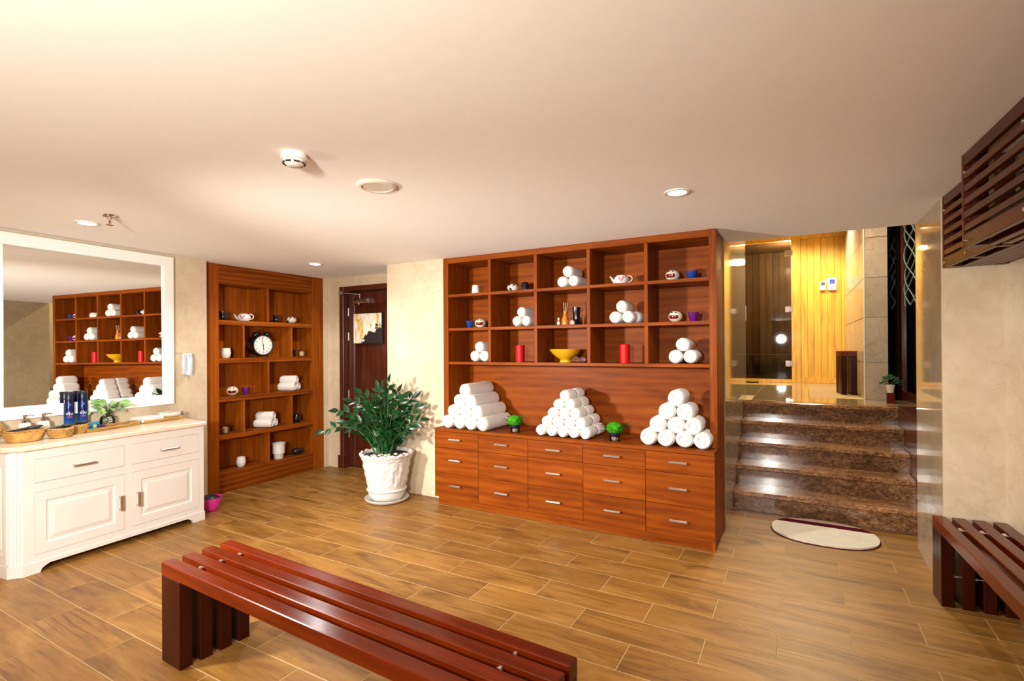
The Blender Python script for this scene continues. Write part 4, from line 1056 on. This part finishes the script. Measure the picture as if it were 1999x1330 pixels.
def lettering(txt, size, mat, parent, loc, r):
    cu = bpy.data.curves.new('lettering', 'FONT'); cu.body = txt; cu.size = size; cu.align_x = 'CENTER'; cu.extrude = .0004
    o = bpy.data.objects.new('tmp', cu); C.objects.link(o)
    me = bpy.data.meshes.new_from_object(o.evaluated_get(bpy.context.evaluated_depsgraph_get())); bpy.data.objects.remove(o)
    for v in me.vertices:   # wrap round the can, facing local -y
        a = v.co.x / r; d = r + .0006 + v.co.z; v.co = Vector((d * math.sin(a), -d * math.cos(a), v.co.y))
    me.materials.clear(); me.materials.append(mat)
    return link('lettering', me, parent, loc)
for x, lb in ((.389, 'left dark blue spray can with white lettering in front of the mirror'), (.481, 'right dark blue spray can with white lettering next to the pebble vase')):
    T = thing('spray_can', lb, 'can', V(x, -.058), TH - 20)
    q = MB(); q.lathe([(0, 0), (.030, 0), (.033, .004), (.033, .245), (.029, .255), (0, .255)], 32); q.build('can', CANM, T, 40)
    q = MB(); q.lathe([(0, .25), (.0325, .25), (.0325, .302), (.028, .308), (0, .308)], 32); q.build('cap', plain('navy_cap', (.004, .007, .028), .35), T, 40)
    q = MB(); q.cyl((0, -.0332, .208), .010, .0015, 18, 'y'); q.build('emblem', plain('blue_emblem', (.02, .12, .5), .4), T)
    lettering('dịu', .036, LETW, T, (0, 0, .128), .033)
    q = MB()
    for k in range(5): q.box(-.016 + k * .0068, -.016 + k * .0068 + .0042, -.0345, -.0325, .106, .116)
    q.build('red_print', LETR, T)
# pebble vase with a pale green trailing plant
T = thing('pebble_vase', 'glass vase of grey pebbles with a pale variegated plant on the counter', 'plant', V(.655, -.062), TH)
q = MB(); q.lathe([(0, 0), (.040, 0), (.052, .02), (.055, .045), (.048, .075), (.042, .085), (.039, .085), (.046, .070), (.051, .045), (.048, .022), (0, .006)], 28); q.build('glass', GLASS, T, 50)
rnd = random.Random(5)
pm = []
for c in ((.6, .56, .50), (.30, .27, .25), (.5, .38, .30), (.8, .77, .72)): pm.append(plain('pebble', c, .4))
for k in range(36):
    q = MB(); a = rnd.random() * 6.28; rr = .040 * math.sqrt(rnd.random())
    q.sphere((rr * math.cos(a), rr * math.sin(a), .013 + .060 * rnd.random()), .0105, 8, 5, (1, .8, .7)); q.build('pebble', pm[k % 4], T, 60)
def leaf_mesh(name, L, Wd, mat, n=5, fold=.25, curl=.15):
    q = MB(); Vv = []; F = []
    for i in range(n + 1):
        f = i / n; wv = Wd / 2 * (math.sin(PI * min(1, f * 1.02) ** .75) if 0 < i < n else .06)
        z = -curl * L * f * f
        Vv += [(f * L, -wv, z + wv * fold), (f * L, 0, z), (f * L, wv, z + wv * fold)]
    for i in range(n):
        a = 3 * i
        F += [(a, a + 3, a + 4, a + 1), (a + 1, a + 4, a + 5, a + 2)]
    q.poly(Vv, F); me = q.mesh(name, 80); me.materials.append(mat); return me
PL_ME = leaf_mesh('leaf', .062, .045, POTHO)
def orient(d, up=Vector((0, 0, 1))):
    x = d.normalized(); y = up.cross(x)
    if y.length < 1e-3: y = Vector((0, 1, 0))
    y.normalize(); z = x.cross(y)
    return Matrix((x, y, z)).transposed().to_euler()
for k in range(26):
    a = rnd.random() * 2 * PI; e = rnd.uniform(.1, 1.25); R = rnd.uniform(.07, .15)
    tip = Vector((math.cos(a) * math.cos(e) * R * 1.05, min(.0, math.sin(a) * math.cos(e) * R), .10 + math.sin(e) * R))
    mid = Vector((tip.x * .3, tip.y * .3, .07 + (tip.z - .07) * .7))
    q = MB(); q.tube([(tip.x * .08, tip.y * .08, .06), mid, tip], .0018, 5); st_ = q.build('stem', STEMG, T, 60)
    d = Vector((math.cos(a + rnd.uniform(-.5, .5)), min(.0, math.sin(a)), rnd.uniform(-.3, .5)))
    link('leaf', PL_ME, st_, tip, orient(d, Vector((rnd.uniform(-.5, .5), -1, rnd.uniform(.2, 1)))))
# round woven ball at the very left
T = thing('woven_ball', 'round brown woven ball at the left edge of the counter', 'ornament', V(-.105, -.12), TH)
q = MB(); q.sphere((0, 0, .074), .072, 24, 14); q.build('core', WICK, T, 60)
for k in range(9):
    q = MB(); ax = Matrix.Translation((0, 0, .0755)) @ Matrix.Rotation(k * .7, 4, 'Z') @ Matrix.Rotation(.4 + k * .35, 4, 'X')
    q.tube([(.0725 * math.cos(t), .0725 * math.sin(t), 0) for t in [2 * PI * i / 36 for i in range(36)]], .0025, 5, True, M=ax); q.build('strand', WICK, T, 60)
# second tray with white folded towel and wrapped roll
tray('short wicker tray with white towels at the right end of the counter', 1.025, -.115, .36, .20, 0)
T = thing('folded_towel', 'flat folded white towel on the left of the short tray', 'towel', V(.945, -.12, tz), TH + 3)
for i in range(3):
    q = MB(); q.box(-.105 + i * .004, .085, -.085, .085, i * .0125, .012 + i * .0125, b=.005); q.build('fold', TOWEL, T)
T = thing('wrapped_towel', 'white towel rolled in clear wrap lying on the short tray', 'towel', V(1.085, -.085, tz + .029), TH - 6)
o = link('roll', roll_mesh('roll', .028, .16, 90), T, (-.02, 0, 0), (0, 0, -PI / 2)); 
WRAP = glass('clear_wrap', (.93, .95, .95), .12)
q = MB(); q.lathe([(.012, -.062), (.030, -.028), (.031, 0), (.031, .14), (.028, .165), (.010, .185), (.022, .215)], 18, Matrix.Rotation(PI / 2, 4, 'Y')); q.build('wrapper', WRAP, T, 60)
# ------------------------------------------------------------------ wall telephone
T = thing('wall_telephone', 'pale grey wall telephone between mirror and niche bookcase', 'telephone', V(1.357, 0, 1.365), TH)
q = MB(); q.box(-.042, .030, -.030, -.001, -.105, .105, b=.012); q.build('cradle', PLASTG, T, 40)
q = MB(); q.tube([(.004, -.048, -.098), (.004, -.062, -.05), (.004, -.064, .04), (.004, -.050, .098)], .024, 12, rf=lambda f: .85 + .3 * abs(f - .5) * 2); q.build('handset', PLASTG, T, 60)
q = MB(); q.box(-.012, .020, -.078, -.070, .060, .085, b=.002); q.cyl((.004, -.075, .090), .004, .004, 10, 'y'); q.build('hook_button', DARKP, T)
q = MB(); q.tube([(-.030, -.02, .095), (-.07, -.012, .115), (-.11, -.008, .100), (-.125, -.006, .060)], .003, 6); q.build('line_cord', plain('beige_cord', (.62, .5, .33), .5), T, 60)
q = MB(); q.tube([(.0 + .008 * math.cos(t * 3), -.03 + .008 * math.sin(t * 3), -.10 - .010 * t) for t in [i * .35 for i in range(22)]], .0022, 5); q.build('coiled_cord', plain('pale_cord', (.66, .58, .44), .5), T, 60)
# ------------------------------------------------------------------ pink bowl on the floor beside the vanity
T = thing('pink_bowl', 'bright pink plastic bowl on the floor between vanity and bookcase', 'bowl', (-4.835, 2.80, 0))
q = MB(); q.lathe([(0, .001), (.070, .001), (.075, .006), (.105, .09), (.110, .12), (.106, .12), (.100, .09), (.07, .012), (0, .010)], 32); q.build('body', plain('pink_plastic', (.72, .04, .33), .3), T, 50)
q = MB(); q.sphere((0, 0, .095), .088, 20, 8, (1, 1, .55)); q.build('contents', DARKP, T, 60)
# ------------------------------------------------------------------ big potted plant
PP = Vector((-3.585, 3.835, 0))
T = thing('plant_saucer', 'white round saucer under the large relief pot', 'saucer', PP)
q = MB(); q.lathe([(0, .002), (.180, .002), (.205, .012), (.216, .034), (.210, .036), (.196, .020), (0, .016)], 48); q.build('dish', POTW, T, 50)
pt_ = thing('potted_plant', 'tall dark green potted plant in a white relief pot beside the brown door', 'plant', PP + Vector((0, 0, .0165)))
def pw_(a, r, z):
    k = 1.0; dz = 0
    if .135 < z < .385 and r > .16:
        e = min(1, (z - .135) / .03, (.385 - z) / .03)
        k += e * .032 * (math.sin(9 * a + 30 * z) * math.sin(46 * z - 5 * a) + .6 * math.sin(23 * a - 55 * z) * math.sin(7 * a + 60 * z))
    if z > .40 and r > .2: dz = .007 * math.sin(18 * a); k += .012 * math.sin(18 * a)
    if z < .06 and r > .1: dz = -.0 ; k += .05 * max(0, math.cos(4 * a)) ** 3
    return k, dz
prof = [(0, .0), (.130, .0), (.150, .008), (.168, .035), (.180, .070), (.180, .085), (.190, .092), (.196, .102), (.190, .112), (.182, .118)]
prof += [(.184 + .050 * i / 16, .125 + .27 * i / 16) for i in range(17)]
prof += [(.240, .398), (.243, .408), (.238, .414), (.246, .424), (.258, .436), (.262, .450), (.254, .462), (.240, .462), (.232, .450), (.226, .43), (0, .43)]
q = MB(); q.lathe(prof, 120, wob=pw_); q.build('pot', POTW, pt_, 50)
q = MB(); q.cyl((0, 0, .425), .215, .012, 32); q.build('soil', SOIL, pt_)
for k in range(22):
    a = rnd.random() * 6.28; rr = .20 * math.sqrt(rnd.random())
    q = MB(); q.sphere((rr * math.cos(a), rr * math.sin(a), .442), .022, 9, 6, (1.1, .85, .6)); q.build('pebble', PEB, pt_, 60)
ZL = [leaf_mesh('leaf', .105, .052, LEAF, 6, .22, .10), leaf_mesh('leaf', .090, .047, LEAF, 6, .22, .06)]
RTv = Vector((.872, .489, 0)); TCv = Vector((.489, -.872, 0))
STEMS = [(-.60, .06, .70, .20), (-.44, .10, .90, .12), (-.34, .0, .98, .10), (-.23, .05, 1.06, .06), (-.10, -.08, 1.10, .04), (-.02, .04, 1.10, .03), (.05, .10, 1.17, .03), (.10, -.05, 1.06, .03),
         (.19, .10, 1.02, .04), (.27, .0, 1.02, .04), (.33, .06, .92, .05), (.35, .10, .80, .06), (.24, .22, .70, .07), (.06, .27, .76, .06), (-.12, .26, .84, .06), (-.26, .22, .80, .08), (.12, .18, .93, .04), (-.05, .16, .98, .04), (.20, -.08, .92, .04), (-.26, -.10, .90, .06), (.02, .24, .66, .1), (-.16, .10, 1.0, .05), (.15, .02, .86, .05), (-.36, .14, .80, .1), (.0, -.12, .95, .03), (-.15, -.15, .98, .05)]
for i, (rx, tc_, z, arch) in enumerate(STEMS):
    z -= .0165
    b0 = RTv * (rx * .18) + TCv * (tc_ * .22) + Vector((0, 0, .43)); b2 = RTv * rx + TCv * tc_ + Vector((0, 0, z))
    b1 = RTv * (rx * .38) + TCv * (tc_ * .4) + Vector((0, 0, .43 + (z - .43) * .72 + arch))
    def bz(t): return b0 * (1 - t) ** 2 + b1 * 2 * t * (1 - t) + b2 * t * t
    q = MB(); q.tube([bz(k / 9) for k in range(10)], .0075, 7, rf=lambda f: 1.25 - .9 * f); s_ = q.build('stem', STEMG, pt_, 60)
    n = 11; SN = (rnd.uniform(.5, 1), rnd.uniform(.2, .7), rnd.uniform(-.5, .5))
    for k in range(n):
        t = (.06 if tc_ > .15 else .16) + (.94 if tc_ > .15 else .84) * k / (n - 1); p = bz(t); tg = (bz(min(1, t + .03)) - bz(max(0, t - .03))).normalized()
        nrm = (TCv * SN[0] + Vector((0, 0, SN[1])) + RTv * SN[2]); nrm = (nrm - tg * nrm.dot(tg)).normalized()
        side = tg.cross(nrm).normalized()
        sg = 1 if k % 2 == 0 else -1
        d = (tg * .75 + side * sg * .8 + Vector((rnd.uniform(-.15, .15), rnd.uniform(-.15, .15), rnd.uniform(-.1, .15)))) if k < n - 1 else tg
        wy = (PP + p + d.normalized() * .088).y
        if wy > 4.12: d.y = -abs(d.y) * .3
        l_ = link('leaf', ZL[k % 2], s_, p, orient(d, nrm + Vector((rnd.uniform(-.5, .5), rnd.uniform(-.5, .5), rnd.uniform(-.5, .5)))))
# ------------------------------------------------------------------ oval bath mat before the stairs
RUGW = fabric('cream_pile', (.74, .68, .58), .95, 120, 1.0, .12); RUGR = fabric('wine_pile', (.085, .003, .012), .95, 120, 1.0, .2, 0); RUGP = fabric('rose_pile', (.62, .44, .40), .95, 120, 1.0, .1, 0); RUGG = fabric('grey_pile', (.10, .09, .08), .95, 120, 1.0, .1)
rug = thing('bath_mat', 'oval cream bath mat with a wine red stripe lying before the stairs', 'mat', (.160, 4.785, 0), -1.5)
RA, RB = .368, .305
def band(y0, y1, n=40):
    pts = []
    def xw(y): return RA * max(0, 1 - abs(y / RB) ** 2.25) ** (1 / 2.25)
    for i in range(n + 1): y = y0 + (y1 - y0) * i / n; pts.append((xw(y), y))
    for i in range(n + 1): y = y1 + (y0 - y1) * i / n; pts.append((-xw(y), y))
    out = []
    for p in pts:
        if not out or (abs(p[0] - out[-1][0]) + abs(p[1] - out[-1][1])) > 1e-5: out.append(p)
    if (abs(out[0][0] - out[-1][0]) + abs(out[0][1] - out[-1][1])) < 1e-5: out.pop()
    return out
t_ = MB(); t_.prism([(x * 1.018, y * 1.018) for x, y in band(-RB, RB, 60)], .0005, .006); t_.build('backing', RUGR, rug)
for y0, y1, mt in ((-RB, .135, RUGW), (.135, .225, RUGR), (.225, .258, RUGP), (.258, .268, RUGG), (.268, RB - .002, RUGP)):
    t_ = MB(); t_.prism(band(y0, y1), .006, .018); t_.build('pile', mt, rug)
# ------------------------------------------------------------------ control boxes on the sauna wall
def control(label, x0, x1, z0, z1, screen):
    T = thing('control_box', label, 'control', ((x0 + x1) / 2, SYW - .004, (z0 + z1) / 2))
    hx, hz = (x1 - x0) / 2, (z1 - z0) / 2
    q = MB(); q.box(-hx, hx, -.045, 0, -hz, hz, b=.010); q.build('case', PLASTW, T)
    q = MB(); a = screen; q.box(a[0] * hx, a[1] * hx, -.048, -.044, a[2] * hz, a[3] * hz, b=.001); s_ = q.build('display', plain('control_display', a[4], .2, emit=a[4], es=.6), T)
    q = MB()
    for k in range(2):
        cx = (a[0] + a[1]) / 2 * hx + (k - .5) * .02; cz = (a[2] + a[3]) / 2 * hz
        for dx, dz, w_, h_ in ((0, .012, .010, .003), (0, 0, .010, .003), (0, -.012, .010, .003), (-.006, .006, .003, .012), (.006, -.006, .003, .012)): q.box(cx + dx - w_ / 2, cx + dx + w_ / 2, -.0495, -.047, cz + dz - h_ / 2, cz + dz + h_ / 2)
    q.build('digits', plain('display_digits', a[5], .4, emit=a[5], es=1.0), s_)
    q = MB()
    for k in range(3): q.cyl((-hx * .5 + k * hx * .5, -.048, -hz * .72), .006, .004, 10, 'y')
    q.build('buttons', PLASTG, T)
control('smaller white control box with a black display on the pine wall', .300, .388, 2.40, 2.555, (-.6, .6, .1, .7, (.01, .01, .015), (.2, .3, .35)))
control('larger white control box with a blue display on the pine wall', .410, .535, 2.395, 2.610, (-.55, .55, .0, .62, (.01, .06, .35), (.8, .02, .02)))
q = thing('control_cable', 'thin cable running up from the smaller control box on pine', 'cable', (.37, SYW - .01, 2.556))
t_ = MB(); t_.tube([(0, 0, 0), (.005, -.004, .03), (.022, -.004, .04), (.03, 0, -.03)], .004, 6); t_.build('wire', PLASTW, q, 60)
